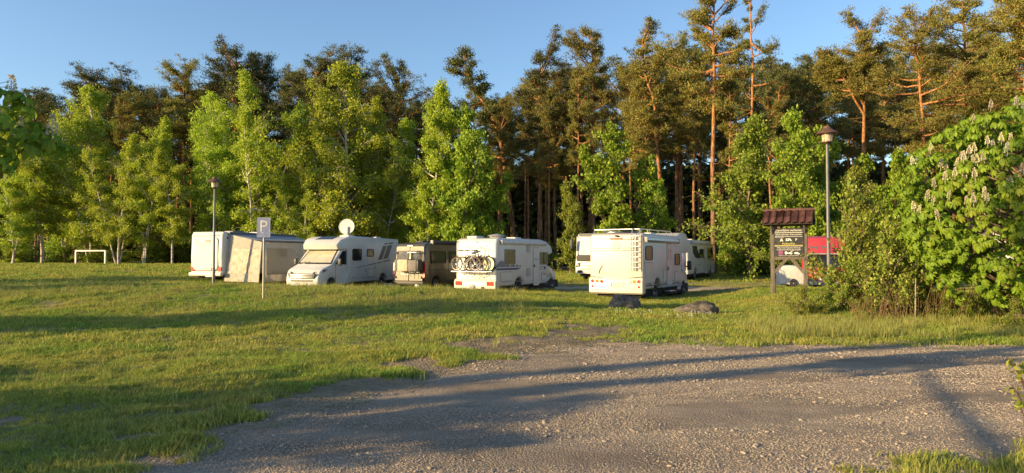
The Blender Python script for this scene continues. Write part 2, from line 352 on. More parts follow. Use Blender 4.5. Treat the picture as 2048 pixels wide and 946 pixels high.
# ---------------------------------------------------------------- ground, gravel yard, path
def build_ground():
    xs = [np.arange(-14, 16.001, 0.07), np.arange(2.5, 20.001, 0.07)]
    def grid(xa, ya, skip=None):
        X, Y = np.meshgrid(xa, ya); nx = len(xa); V = np.stack([X, Y, gz(X, Y)], -1).reshape(-1, 3)
        i = np.arange(len(ya) - 1)[:, None]; j = np.arange(nx - 1)[None, :]; a = (i * nx + j).ravel()
        Fq = np.stack([a, a + 1, a + nx + 1, a + nx], 1)
        cx = (xa[:-1] + xa[1:]) / 2; cy = (ya[:-1] + ya[1:]) / 2; Cx, Cy = np.meshgrid(cx, cy); Cx = Cx.ravel(); Cy = Cy.ravel()
        if skip is not None:
            k = ~((Cx > skip[0]) & (Cx < skip[1]) & (Cy > skip[2]) & (Cy < skip[3])); Fq, Cx, Cy = Fq[k], Cx[k], Cy[k]
        return V, Fq, Cx, Cy
    xo = np.unique(np.concatenate([np.array([-900, -500, -300, -200, -140, -100, -80]), np.arange(-64, -14, 0.8), [-14.0], np.arange(-13.6, 16, 0.4), [16.0], np.arange(16.8, 70, 0.8), np.array([80, 100, 140, 200, 300, 500, 900])]).round(4))
    yo = np.unique(np.concatenate([np.array([-500, -200, -90, -50, -30, -20, -12, -8, -4, -2, 0, 1, 2]), [2.5], np.arange(3, 20, 0.5), [xs[1][-1]], np.arange(20.4, 64, 0.3), np.arange(64, 130, 2.0), np.array([150, 200, 300, 500, 900, 1600])]).round(4))
    A = grid(xs[0], xs[1]); B = grid(xo, yo, (xs[0][0], xs[0][-1], xs[1][0], xs[1][-1]))
    lists = {'ground': G(), 'gravel_yard': G(), 'sand_path': G()}
    for V, Fq, Cx, Cy in (A, B):
        g = gravel_mask(Cx, Cy) > 0; p = (~g) & (path_mask(Cx, Cy) > 0)
        for nm, k in (('ground', ~(g | p)), ('gravel_yard', g), ('sand_path', p)):
            f = Fq[k]
            if len(f) == 0: continue
            u, inv = np.unique(f, return_inverse=True); lists[nm].add(V[u], inv.reshape(-1, 4))
    for nm, m in (('ground', M_SOIL), ('gravel_yard', M_GRAVEL), ('sand_path', M_PATH)):
        o = link(bpy.data.objects.new(nm, lists[nm].mesh(nm, m, True))); tag(o, kind='structure')
build_ground()

# instanced scatter: a mesh of points with rotation and scale, the pieces chosen among hidden-from-list variants
def scatter(name, P, rot, scl, variants, mats, label, cat):
    n = len(P); me = bpy.data.meshes.new(name); me.vertices.add(n); me.vertices.foreach_set('co', P.astype(np.float32).ravel())
    a = me.attributes.new('rot', 'FLOAT_VECTOR', 'POINT'); a.data.foreach_set('vector', rot.astype(np.float32).ravel())
    a = me.attributes.new('scl', 'FLOAT_VECTOR', 'POINT'); a.data.foreach_set('vector', scl.astype(np.float32).ravel())
    for m in mats: me.materials.append(m)
    o = link(bpy.data.objects.new(name, me))
    ng = bpy.data.node_groups.new(name + '_nodes', 'GeometryNodeTree')
    ng.interface.new_socket('Geometry', in_out='INPUT', socket_type='NodeSocketGeometry'); ng.interface.new_socket('Geometry', in_out='OUTPUT', socket_type='NodeSocketGeometry')
    gi = ng.nodes.new('NodeGroupInput'); go = ng.nodes.new('NodeGroupOutput'); ip = ng.nodes.new('GeometryNodeInstanceOnPoints'); g2 = ng.nodes.new('GeometryNodeGeometryToInstance')
    for k, v in enumerate(variants):
        so = bpy.data.objects.new(name + '_piece', v); oi = ng.nodes.new('GeometryNodeObjectInfo'); oi.inputs['Object'].default_value = so; oi.transform_space = 'ORIGINAL'
        ng.links.new(oi.outputs['Geometry'], g2.inputs[0])
    def attr(nm):
        q = ng.nodes.new('GeometryNodeInputNamedAttribute'); q.data_type = 'FLOAT_VECTOR'; q.inputs[0].default_value = nm; return q.outputs[0]
    rr = ng.nodes.new('FunctionNodeEulerToRotation'); ng.links.new(attr('rot'), rr.inputs[0])
    m2p = ng.nodes.new('GeometryNodeMeshToPoints')
    ng.links.new(gi.outputs[0], m2p.inputs[0]); ng.links.new(m2p.outputs[0], ip.inputs['Points']); ng.links.new(g2.outputs[0], ip.inputs['Instance'])
    ip.inputs['Pick Instance'].default_value = True
    ng.links.new(rr.outputs[0], ip.inputs['Rotation']); ng.links.new(attr('scl'), ip.inputs['Scale']); ng.links.new(ip.outputs[0], go.inputs[0])
    md = o.modifiers.new('scatter', 'NODES'); md.node_group = ng
    tag(o, label, cat, kind='stuff'); return o

def tuft(seed, nb_, h, w, spread, lean, m, name='tuft'):
    rg = np.random.default_rng(seed); g = G()
    for k in range(nb_):
        a = rg.uniform(0, 2 * math.pi); p = np.array([math.cos(a), math.sin(a), 0]) * spread * math.sqrt(rg.uniform()); b = rg.uniform(0, 2 * math.pi)
        dr = np.array([math.cos(b), math.sin(b), 0]); s = np.array([-dr[1], dr[0], 0]); hh = h * rg.uniform(0.5, 1.2); l = lean * rg.uniform(0.2, 1.2) * hh; ww = w * rg.uniform(0.7, 1.2)
        m1 = p + dr * l * 0.35 + np.array([0, 0, hh * 0.6]); t = p + dr * l + np.array([0, 0, hh])
        g.add(np.stack([p - s * ww / 2, p + s * ww / 2, m1 + s * ww * 0.38, m1 - s * ww * 0.38, t]), np.array([[0, 1, 2, 3]])); g.T.append(np.array([[3, 2, 4]]) + g.n - 5)
    return g.mesh(name, m)
rng = np.random.default_rng(7)
def pts_in(n, x0, x1, y0, y1):
    return rng.uniform(x0, x1, n), rng.uniform(y0, y1, n)
def grass_points(n, y0, y1, umin=-0.82, umax=0.82, pw=1.0):
    Y = y0 + (y1 - y0) * rng.uniform(0, 1, n) ** pw; X = Y * rng.uniform(umin, umax, n); return X, Y

def build_grass():
    near = [tuft(k, 14, 0.055, 0.0075, 0.065, 0.95, M_GRASS) for k in range(6)]
    mid = [tuft(20 + k, 16, 0.075, 0.012, 0.13, 0.8, M_GRASS) for k in range(5)]
    far = [tuft(40 + k, 16, 0.13, 0.03, 0.34, 0.8, M_GRASS) for k in range(5)]
    long_ = [tuft(60 + k, 9, 0.30, 0.008, 0.07, 0.55, M_GRASSDRY) for k in range(5)]
    def place(nm, X, Y, s0, s1, var, label, bare=0.0, wear=None):
        g = gravel_mask(X, Y); keep = (g < 0.25 * rng.uniform(-1, 1.4, len(X)) + 1.5 * np.maximum(0, fbm(X * 1.1, Y * 1.6, 15, 3) - 0.56)) & (path_mask(X, Y + 0.5) < -0.5) & (path_mask(X, Y) < -0.1)
        pat = fbm(X * 0.55, Y * 0.8, 77, 4)                                    # thin, worn lawn near the gravel
        thin = (0.50 * sm(-5.5, -2.0, g) + 0.30 * sm(-1.5, 0.2, g)) * (1 - sm(1.8, 5.0, X)) + 0.25 * (1 - sm(15, 22, Y)) * (1 - sm(6.5, 9, X))
        thin = thin * (0.45 + 0.85 * sm(-5.0, -1.0, X) * (1 - 0.6 * sm(1.5, 3.5, X)))
        pat = 0.5 + 1.3 * (pat - 0.5) + 0.75 * (fbm(X * 1.9, Y * 3.0, 12, 4) - 0.5); keep &= (pat > 0.66 * thin - 0.02 + rng.normal(0, 0.03, len(X)))
        X, Y = X[keep], Y[keep]; n = len(X); P = np.stack([X, Y, gz(X, Y) - 0.004], 1)
        rot = np.stack([rng.normal(0, 0.12, n), rng.normal(0, 0.12, n), rng.uniform(0, 6.28, n)], 1)
        s = rng.uniform(s0, s1, n) * (0.25 + 0.8 * fbm(X * 0.7, Y * 0.7, 44, 3) + 1.1 * np.clip(fbm(X * 2.4, Y * 2.4, 47, 3) - 0.36, 0, 1)); s *= np.where((X > 2) & (Y > 28) & (Y < 46), 0.42, 1.0); scl = np.stack([s * 1.1, s * 1.1, s * rng.uniform(0.8, 1.25, n)], 1)
        scatter(nm, P, rot, scl, var, [M_GRASS], label, 'grass')
    X, Y = grass_points(60000, 4.4, 12.5, pw=0.8); place('grass', X, Y, 0.8, 1.5, near, 'short worn lawn grass beside the gravel yard')
    X, Y = grass_points(75000, 11.5, 31, pw=0.75); place('grass', X, Y, 0.75, 1.35, mid, 'sunlit grass on the low bank before the motorhomes')
    X, Y = grass_points(60000, 30, 66); place('grass', X, Y, 0.7, 1.2, far, 'meadow grass around the motorhomes and the goal')
    # longer tufts: bank crest, verge under the hedge, odd tufts
    Xa, Ya = grass_points(4200, 20, 29, -0.78, 0.02); Xb, Yb = pts_in(5200, 5.5, 17, 14.6, 18.6); Xc, Yc = grass_points(2400, 4.6, 14, -0.8, 0.6); Xd, Yd = pts_in(900, 2.6, 6, 4.6, 7.2)
    X = np.concatenate([Xa, Xb, Xc, Xd]); Y = np.concatenate([Ya, Yb, Yc, Yd]); n0 = len(X)
    keep = (gravel_mask(X, Y) < np.where((X > 5) | (X > 2.5) & (Y < 8), -0.15, -2.2)) & (fbm(X * 0.6, Y * 0.6, 91, 3) > 0.45); X, Y = X[keep], Y[keep]; n = len(X)
    P = np.stack([X, Y, gz(X, Y) - 0.004], 1); s = rng.uniform(0.5, 1.15, n) * np.where(Y < 14, 0.62, 0.85)
    scatter('tall_grass', P, np.stack([rng.normal(0, .1, n), rng.normal(0, .1, n), rng.uniform(0, 6.28, n)], 1), np.stack([s, s, s], 1), long_, [M_GRASSDRY], 'longer seeding grass on the bank and hedge verge', 'grass')
    # gravel stones
    st = []
    for k in range(6):
        bm = nb(); bmesh.ops.create_icosphere(bm, subdivisions=1, radius=1.0); rr = random.Random(k)
        for v in bm.verts: v.co = Vector((v.co.x * 1.2, v.co.y * 0.9, v.co.z * 0.6)) * rr.uniform(0.72, 1.15)
        me = bpy.data.meshes.new('stone'); bm.to_mesh(me); bm.free(); me.materials.append(M_STONE); st.append(me)
    X1, Y1 = grass_points(130000, 4.6, 9.5, -0.8, 0.8); X2, Y2 = grass_points(65000, 9.5, 14.3, -0.2, 0.82)
    X = np.concatenate([X1, X2]); Y = np.concatenate([Y1, Y2]); dens = fbm(X * 0.6 - Y * 0.2, Y * 1.3, 53, 4)
    g = gravel_mask(X, Y); keep = (g > rng.uniform(-1.9, 0.5, len(X))) & (dens + rng.uniform(-.12, .12, len(X)) - 0.16 * track(X, Y) > 0.45); X, Y = X[keep], Y[keep]; n = len(X)
    s = 0.0038 + 0.0075 * rng.uniform(0, 1, n) ** 2.5 + 0.022 * (rng.uniform(0, 1, n) > 0.994) * rng.uniform(0.4, 1, n); s *= np.where(Y > 9.5, 1.35, 1.0)
    P = np.stack([X, Y, gz(X, Y) + s * 0.12], 1)
    scatter('gravel', P, rng.uniform(0, 6.28, (n, 3)) * np.array([0.08, 0.08, 1]), np.stack([s, s, s], 1), st, [M_STONE], 'loose pale gravel stones strewn over the yard', 'gravel')
build_grass()
# ---------------------------------------------------------------- trees: each variant is a (trunk mesh, crown mesh) pair
def bez(p0, d0, L, n, up, rg, wob=0.06):
    P = [np.array(p0, float)]; d = np.array(d0, float); d /= np.linalg.norm(d)
    for k in range(n):
        d = d + np.array([0, 0, up / n]) + rg.normal(0, wob, 3); d /= np.linalg.norm(d); P.append(P[-1] + d * L / n)
    return np.array(P)
def at_t(P, t):
    f = t * (len(P) - 1); i = min(int(f), len(P) - 2); return P[i] + (P[i + 1] - P[i]) * (f - i)

def pine(seed, H, cb, spread, shape, r0, m, nbr=46, npad=64, forks=0, padr=0.62, top=0.72):
    rg = np.random.default_rng(seed); w = G(); c = G()
    zs = np.array([0.0] + [p[0] for p in shape] + [1.0]); xs = np.array([0.0] + [p[1] for p in shape] + [shape[-1][1]])
    zz = np.linspace(0, 1, 17); tx = np.interp(zz, zs, xs); tx = np.convolve(np.pad(tx, 1, mode='edge'), [0.25, 0.5, 0.25], 'valid') + rg.normal(0, 0.05, 17) * zz
    tx[0] = 0; ty = np.cumsum(rg.normal(0, 0.08, 17)) * zz
    T = np.stack([tx, ty, zz * H], 1); rad = r0 * (1 - zz * 0.88) ** 0.75; rad[0] *= 1.35
    w.tube(T, rad, 9)
    stems = [(T, cb, 1.0)]
    for k in range(forks):
        b = at_t(T, cb * 0.9 + 0.04 * k); a = rg.uniform(0, 6.28) if k else math.pi
        Pf = bez(b, (math.cos(a) * 0.8, math.sin(a) * 0.3, 0.75), H * (1 - cb) * 0.95, 8, 0.4, rg, 0.07); w.tube(Pf, r0 * np.linspace(0.5, 0.1, 9), 7); stems.append((Pf, 0.35, 0.75))
    ends = []; ph = rg.uniform(0, 6.28, 4)
    for (S, c0, k0) in stems:
        nn = int(nbr * k0)
        for i in range(nn):
            u = (i + rg.uniform(-0.6, 1.6)) / nn; u = min(max(u, 0), 1); t = c0 + (0.985 - c0) * u; b = at_t(S, t); a = i * 2.4 + rg.normal(0, 0.7)
            lop = 0.72 + 0.38 * math.sin(a + ph[0] + 3 * u) + 0.22 * math.sin(2 * a + ph[1] + 9 * u)
            pr = (0.80 + 0.25 * math.sin(u * math.pi)) * (1 - u ** 2) + top * u ** 2
            L = max(0.5, spread * pr * lop * rg.uniform(0.55, 1.15) * k0); el = R(-14 + 55 * u ** 1.3 + rg.normal(0, 14))
            Pb = bez(b, (math.cos(a) * math.cos(el), math.sin(a) * math.cos(el), math.sin(el)), L, 7, 0.35, rg, 0.13)
            w.tube(Pb, np.linspace(0.055, 0.012, 8) * (0.6 + L / 4) * (r0 / 0.22), 5)
            ends.append((Pb[-1], 1.0)); ends.append((at_t(Pb, 0.8), 0.7))
            for q in range(int(4 + L * 2.6)):
                tt = rg.uniform(0.3, 0.97); bb = at_t(Pb, tt); da = a + rg.choice([-1, 1]) * rg.uniform(0.4, 1.3)
                Ps = bez(bb, (math.cos(da), math.sin(da), rg.uniform(-0.25, 0.55)), L * rg.uniform(0.15, 0.42), 3, 0.35, rg, 0.12); w.tube(Ps, np.linspace(0.018, 0.006, 4), 4)
                ends.append((Ps[-1], rg.uniform(0.4, 1.0))); ends.append((at_t(Ps, 0.5), rg.uniform(0.3, 0.7)))
    for i in range(10):                                            # dead stubs below the crown
        b = at_t(T, rg.uniform(0.25, cb + 0.05)); a = rg.uniform(0, 6.28); w.tube(bez(b, (math.cos(a), math.sin(a), rg.uniform(-.2, .4)), rg.uniform(0.4, 2.0), 4, -0.2, rg, .15), np.linspace(0.025, 0.006, 5), 4)
    for p, k in ends:
        n = int(npad * k * rg.uniform(0.5, 1.25)); pr = padr * rg.uniform(0.6, 1.35) * (0.5 + 0.5 * k)
        d = rg.normal(size=(n, 3)); d /= np.linalg.norm(d, axis=1)[:, None]; q = p + d * (pr * rg.uniform(0.05, 1, n) ** 0.75)[:, None] * np.array([1, 1, 0.6]) + np.array([0, 0, 0.06])
        c.leaves(q, d * np.array([1, 1, .6]) + np.array([0, 0, 0.6]) + rg.normal(0, .45, (n, 3)), 0.19, 0.33, rg)
    return w.mesh('trunk', M_PBARK, True), c.mesh('crown', m)

def broad(seed, H, cb, spread, r0, leaf, nleaf, m, bark, stems=1, droop=0.0, nbr=44, full=0.5, stemsp=0.05, clump=1.25):
    rg = np.random.default_rng(seed); w = G(); c = G(); ends = []; ph = rg.uniform(0, 6.28, 4)
    for s in range(stems):
        a = rg.uniform(0, 6.28); P = bez((0.12 * s * math.cos(a), 0.12 * s * math.sin(a), 0), (stemsp * math.cos(a) * (1 + 2 * s), stemsp * math.sin(a) * (1 + 2 * s), 1), H * (0.96 if s == 0 else rg.uniform(0.65, 0.88)), 12, 0.25, rg, 0.05)
        w.tube(P, r0 * (1 if s == 0 else 0.7) * np.linspace(1, 0.12, 13), 8); nn = nbr if s == 0 else nbr // 2
        for i in range(nn):
            u = (i + rg.uniform(0, 1)) / nn; t = cb + (0.99 - cb) * u; b = at_t(P, t); az = i * 2.4 + rg.normal(0, .6)
            lop = 0.8 + 0.25 * math.sin(az + ph[0] + 4 * u) + 0.18 * math.sin(2 * az + ph[1] + 11 * u)
            pr = (math.sin(math.pi * min(1, u * 0.86 + 0.16)) ** full) * (1 - 0.25 * u) + 0.06; L = max(0.25, spread * pr * lop * rg.uniform(0.6, 1.12)); el = R(18 + 34 * u + rg.normal(0, 12))
            Pb = bez(b, (math.cos(az) * math.cos(el), math.sin(az) * math.cos(el), math.sin(el)), L, 6, -droop + 0.35 * u, rg, 0.10); w.tube(Pb, np.linspace(0.05, 0.008, 7) * (0.5 + L / 4), 5)
            for q in range(int(4 + 3 * L)):
                tt = rg.uniform(0.3, 1.0); bb = at_t(Pb, tt); d = rg.normal(size=3) * np.array([1, 1, .5]); d /= np.linalg.norm(d); wt = 0.06 + 2.2 * rg.uniform() ** 3
                Ps = bez(bb, d, L * rg.uniform(.15, .36), 3, -droop * 1.2, rg, .1); w.tube(Ps, np.linspace(0.012, 0.004, 4), 3)
                for tq in (0.35, 0.7, 1.0): ends.append((at_t(Ps, tq), wt))
    W = np.array([e[1] for e in ends]); per = nleaf / W.sum()
    for p, k in ends:
        n = max(1, int(per * k)); q = p + rg.normal(0, 1, (n, 3)) * np.array([0.15, 0.15, 0.10 + 0.14 * droop]) * clump * (spread / 3.2) ** 0.5 - np.array([0, 0, 0.12 * droop])
        d = rg.normal(size=(n, 3)) + np.array([0, 0, -0.4 - droop]); c.leaves(q, d, leaf * rg.uniform(0.7, 1.35), 0.72, rg, 0.3)
    return w.mesh('trunk', bark, True), c.mesh('crown', m)

def plant(name, pair, label, cat, x, y, s=1.0, rz=None, group=None, sz=None, sink=0.06):
    t = thing(name, label, cat, (x, y, gh(x, y) - sink), 0.0, group)
    t.scale = (s, s, s if sz is None else sz)
    t.rotation_euler = (0, 0, random.uniform(0, 6.28) if rz is None else rz)
    for nm, me in zip(('trunk', 'crown'), pair):
        if me is None: continue
        o = bpy.data.objects.new(nm, me); link(o, t)
    return t
random.seed(5)
P_STR = [pine(1, 22, 0.57, 4.5, [(0.5, 0.0), (0.9, 0.1)], 0.27, M_PINE), pine(2, 22, 0.52, 3.9, [(0.4, 0.25), (0.8, -0.1)], 0.23, M_PINE, 40), pine(3, 22, 0.46, 4.7, [(0.5, -0.3), (0.9, 0.2)], 0.25, M_PINE, 44)]
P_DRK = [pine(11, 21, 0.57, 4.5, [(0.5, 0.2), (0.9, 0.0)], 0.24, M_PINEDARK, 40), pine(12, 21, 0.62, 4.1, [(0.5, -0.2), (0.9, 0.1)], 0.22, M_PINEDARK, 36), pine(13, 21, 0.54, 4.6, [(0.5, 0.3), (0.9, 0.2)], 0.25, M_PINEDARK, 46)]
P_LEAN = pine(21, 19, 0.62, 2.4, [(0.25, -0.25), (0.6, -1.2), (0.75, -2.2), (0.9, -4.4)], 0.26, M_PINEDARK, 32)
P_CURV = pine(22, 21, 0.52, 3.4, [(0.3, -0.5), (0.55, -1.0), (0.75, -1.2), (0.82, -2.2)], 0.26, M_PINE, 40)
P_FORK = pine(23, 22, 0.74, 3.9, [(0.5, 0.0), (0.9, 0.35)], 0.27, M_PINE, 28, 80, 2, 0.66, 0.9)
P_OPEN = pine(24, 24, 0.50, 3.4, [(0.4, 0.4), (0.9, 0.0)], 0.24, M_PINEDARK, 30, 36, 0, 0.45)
BIRCH = [broad(31, 16, 0.20, 3.5, 0.15, 0.15, 36000, M_BIRCH, M_BBARK, 1, 0.35, 50, .55), broad(32, 16, 0.18, 3.8, 0.15, 0.15, 38000, M_BIRCH, M_BBARK, 2, 0.3, 46, .55), broad(33, 16, 0.22, 3.2, 0.14, 0.145, 32000, M_BIRCH, M_BBARK, 3, 0.45, 40, .5, .07), broad(34, 16, 0.15, 4.4, 0.17, 0.15, 44000, M_BIRCH, M_BBARK, 2, 0.35, 58, .55)]
BROAD = [broad(41, 10, 0.08, 3.2, 0.12, 0.18, 24000, M_BROAD, M_TBARK, 2, 0.1, 42, .6), broad(42, 10, 0.10, 2.8, 0.11, 0.18, 22000, M_BROAD, M_TBARK, 3, 0.15, 36, .6, .1), broad(43, 10, 0.10, 3.3, 0.13, 0.17, 21000, M_SHRUB, M_TBARK, 2, 0.2, 40, .6)]
SHRUB = [broad(51, 3.2, 0.03, 1.9, 0.03, 0.13, 5200, M_SHRUB, M_TBARK, 4, 0.2, 22, .5, .22), broad(52, 3.0, 0.02, 2.0, 0.03, 0.13, 5200, M_BROAD, M_TBARK, 4, 0.25, 22, .5, .25), broad(53, 3.4, 0.05, 1.7, 0.03, 0.12, 4600, M_BIRCH, M_TBARK, 3, 0.3, 20, .5, .15)]

HT = {}
def tree_px(name, pair, h0, px, top, d, label, cat='tree', wide=1.0, rz=None, group=None, sink=0.06):
    if pair[1].name not in HT:
        a = np.empty(len(pair[1].vertices) * 3, np.float32); pair[1].vertices.foreach_get('co', a); HT[pair[1].name] = float(np.percentile(a[2::3], 99.9))
    h0 = HT[pair[1].name]
    x = gx(px, d); z0 = gh(x, d); s = (gzp(top, d) - z0) / h0
    return plant(name, pair, label, cat, x, d, s * wide, rz, group, sz=s, sink=sink)

# birches along the front of the wood, from the goal to the maples
for k, (px, top, d, v, wd, lab) in enumerate([
    (25, 300, 61, 1, 1.3, 'low birch at the far left end of the wood, left of the goal'),
    (85, 215, 63, 0, 1.25, 'white stemmed birch standing left of the white goal'),
    (182, 172, 66, 3, 1.05, 'tall broad bright birch rising straight behind the white goal'),
    (238, 262, 61, 2, 1.15, 'birch with a thick dark trunk just right of the goal'),
    (287, 228, 62, 1, 1.0, 'twin stemmed birch between the goal and the leftmost motorhome'),
    (345, 300, 61, 0, 1.15, 'lower birch beside the twin stemmed one, left of the awning motorhome'),
    (420, 186, 64, 3, 0.9, 'birch rising behind the left lamp and the awning motorhome'),
    (508, 152, 62, 2, 1.1, 'slender tall birch rising behind the blue parking sign'),
    (606, 300, 61, 2, 1.0, 'low thin birch behind the cab of the motorhome with the dish'),
    (688, 122, 63, 3, 1.12, 'largest birch with a wide crown above the round satellite dish'),
    (766, 185, 65, 1, 0.9, 'birch behind the brown van, right of the largest birch'),
    (853, 170, 61, 0, 1.0, 'pointed bright birch above the brown van and bicycles'),
    (132, 245, 70, 2, 1.2, 'birch standing second row, left of the tall one behind the goal'),
    (462, 215, 69, 1, 1.0, 'second row birch between the left lamp and the parking sign'),
    (645, 205, 70, 0, 1.0, 'birch close behind the left side of the largest birch'), (812, 235, 69, 3, 0.8, 'second row birch above the brown van roof')]):
    tree_px('birch_tree', BIRCH[v], 15.6, px, top, d, lab, 'birch', wd * 0.88, sink=0.08)
# broadleaved trees
for k, (px, top, d, v, wd, lab) in enumerate([
    (925, 215, 59, 0, 0.72, 'bright leafy maple rising above the motorhome with bicycles'),
    (966, 290, 60, 1, 0.65, 'smaller maple close right of the maple above the bicycles'),
    (1232, 245, 56, 1, 0.8, 'vivid green maple above the alcove motorhome rear'),
    (1302, 330, 57, 0, 0.65, 'shaded broad tree right of the vivid maple, under the crooked pine'),
    (1140, 360, 57, 2, 0.7, 'olive bushy tree left of the vivid maple'),
    (1498, 232, 50, 2, 0.9, 'yellow green leafy tree left of the notice board'),
    (1585, 222, 48, 0, 0.72, 'leafy tree rising straight behind the tiled notice board roof'),
    (1650, 250, 50, 1, 0.8, 'leafy tree behind the head of the right lamp'),
    (1725, 330, 40, 2, 0.9, 'young leafy tree between the right lamp and the chestnut'),
    (1800, 300, 46, 0, 0.8, 'leafy tree partly hidden behind the left side of the chestnut'),
    (1452, 400, 58, 1, 0.8, 'low maple behind the foot of the tallest straight pine')]):
    tree_px('broadleaf_tree', BROAD[v], 9.7, px, top, d, lab, 'tree', wd)
# pines one can tell apart
for (px, top, d, pr, h0, rz, wd, lab) in [
    (72, 168, 76, P_DRK[0], 21, None, 1, 'dark pine at the far left, showing over the low birches'),
    (180, 122, 78, P_DRK[2], 21, None, 1.1, 'dark pine crown behind the tall birch over the goal'),
    (240, 135, 80, P_DRK[1], 21, None, 1.1, 'dark pine next right of the pine over the goal'),
    (288, 165, 78, P_DRK[0], 21, None, 1, 'shorter dark pine above the twin stemmed birch'),
    (368, 120, 74, P_STR[0], 22, None, 1, 'lone pine with an open flat crown above the left lamp'),
    (478, 74, 76, P_DRK[2], 21, None, 1.0, 'tall dark pine standing above the slender birch'),
    (528, 98, 79, P_DRK[0], 21, None, 1.0, 'dark pine touching the tall one above the parking sign'),
    (632, 78, 76, P_DRK[1], 21, None, 1.15, 'pine with a leaning top over the left side of the largest birch'),
    (690, 98, 79, P_DRK[2], 21, None, 1.0, 'dark pine peeping out behind the largest birch top'),
    (788, 112, 78, P_DRK[0], 21, None, 0.8, 'narrow dark pine above the roof of the brown van'),
    (1030, 88, 66, P_LEAN, 18.2, 0.0, 1.0, 'pine whose trunk and crown lean far out to the left'),
    (1078, 58, 64, P_DRK[1], 21, 2.0, 0.95, 'pine with a bare reddish trunk beside the leaning pine'),
    (1112, 140, 68, P_STR[2], 22, None, 0.9, 'shorter olive pine behind the roof vents of the bicycle motorhome'),
    (1185, 44, 66, P_STR[1], 22, 1.0, 0.95, 'narrow pine over the left side of the vivid maple'),
    (1335, 44, 60, P_CURV, 21, 0.0, 0.95, 'pine with a crooked orange trunk bending left above the alcove motorhome'),
    (1362, 70, 70, P_STR[0], 22, None, 0.95, 'pine with a slim trunk behind the crooked one'),
    (1427, -70, 57, P_STR[0], 22, 0.4, 0.8, 'tallest straight orange pine standing at the right of the alcove motorhome'),
    (1503, -50, 54, P_OPEN, 24, 0.5, 0.75, 'thin pine with bare open branches between tallest pine and notice board'),
    (1560, 88, 68, P_DRK[1], 21, None, 0.9, 'dark pine with an orange stem above the notice board'),
    (1640, 100, 70, P_DRK[0], 21, None, 1.0, 'dark pine behind the right lamp'),
    (1728, 4, 52, P_FORK, 22, 0.0, 0.9, 'forked pine with a flat umbrella crown right of the lamp'),
    (1850, 10, 48, P_STR[2], 22, 2.0, 0.95, 'olive pine with twisted limbs above the left edge of the chestnut'),
    (1937, -20, 50, P_STR[1], 22, 0.2, 1.05, 'straight pine rising directly behind the chestnut top'),
    (2032, -45, 46, P_STR[0], 22, 3.0, 0.95, 'pine with a slanting orange trunk at the right end of the chestnut')]:
    t = tree_px('pine_tree', pr, h0, px, top, d, lab, 'pine', wd, rz, sink=0.1)
    if 'slanting' in lab: t.rotation_euler = (0, R(-4), 3.0)
o = tree_px('pine_tree', P_FORK, 22, 2064, -150, 34, 'nearest pine, its orange trunk cut by the right frame edge', 'pine', 0.8, 1.0, sink=0.1); o.rotation_euler = (0, R(-3), 1.0)
for i, (px, top, d) in enumerate([(1003, 190, 64), (1056, 170, 65), (1098, 175, 63), (1158, 130, 62), (1262, 120, 63), (1292, 140, 61), (1388, 90, 62), (1462, 130, 60), (1542, 150, 58)]):
    tree_px('pine_tree', P_STR[i % 2], 22, px, top, d, 'slim straight pine with a bare reddish trunk at the sunlit edge of the wood', 'pine', 0.62, i * 1.3, 'slim pines at the sunlit edge of the wood', 0.1)
# the wood behind, row after row
rg = np.random.default_rng(3)
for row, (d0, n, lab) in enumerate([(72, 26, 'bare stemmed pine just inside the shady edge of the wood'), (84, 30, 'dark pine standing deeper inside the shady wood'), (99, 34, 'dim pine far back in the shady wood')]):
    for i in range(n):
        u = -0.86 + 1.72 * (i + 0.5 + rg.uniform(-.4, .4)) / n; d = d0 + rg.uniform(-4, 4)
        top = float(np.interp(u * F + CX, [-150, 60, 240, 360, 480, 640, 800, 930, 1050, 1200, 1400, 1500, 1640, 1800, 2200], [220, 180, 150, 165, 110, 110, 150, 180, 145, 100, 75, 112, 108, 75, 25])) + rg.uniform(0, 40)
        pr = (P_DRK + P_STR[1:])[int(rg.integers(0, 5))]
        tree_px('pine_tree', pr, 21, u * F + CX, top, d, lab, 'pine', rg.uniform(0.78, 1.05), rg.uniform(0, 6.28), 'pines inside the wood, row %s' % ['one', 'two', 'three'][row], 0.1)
# shrubs at the foot of the wood
for i in range(46):
    u = -0.82 + 1.62 * (i + rg.uniform(-.3, .3)) / 46; px = u * F + CX; d = float(np.interp(px, [0, 900, 1300, 1500, 2048], [68, 66, 60, 54, 50])) + rg.uniform(-1, 5)
    x = u * d; plant('shrub', SHRUB[i % 3], 'low leafy shrub growing among the trunks at the foot of the wood', 'shrub', x, d, rg.uniform(0.8, 1.4), rg.uniform(0, 6.28), 'shrubs at the foot of the wood', sz=rg.uniform(0.6, 1.2))
# far mass of the wood
def wood_mass():
    g = G(); n = 120000; r = np.random.default_rng(8); u = r.uniform(-1.0, 1.0, n); d = r.uniform(104, 122, n); z = 16 * r.uniform(0, 1, n) ** 0.9
    P = np.stack([u * d, d, gz(u * d, d) + z], 1); g.leaves(P, r.normal(size=(n, 3)), 1.15, 0.7, r)
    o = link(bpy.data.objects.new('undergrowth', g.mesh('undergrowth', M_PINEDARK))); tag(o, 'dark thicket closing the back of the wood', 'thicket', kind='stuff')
wood_mass()
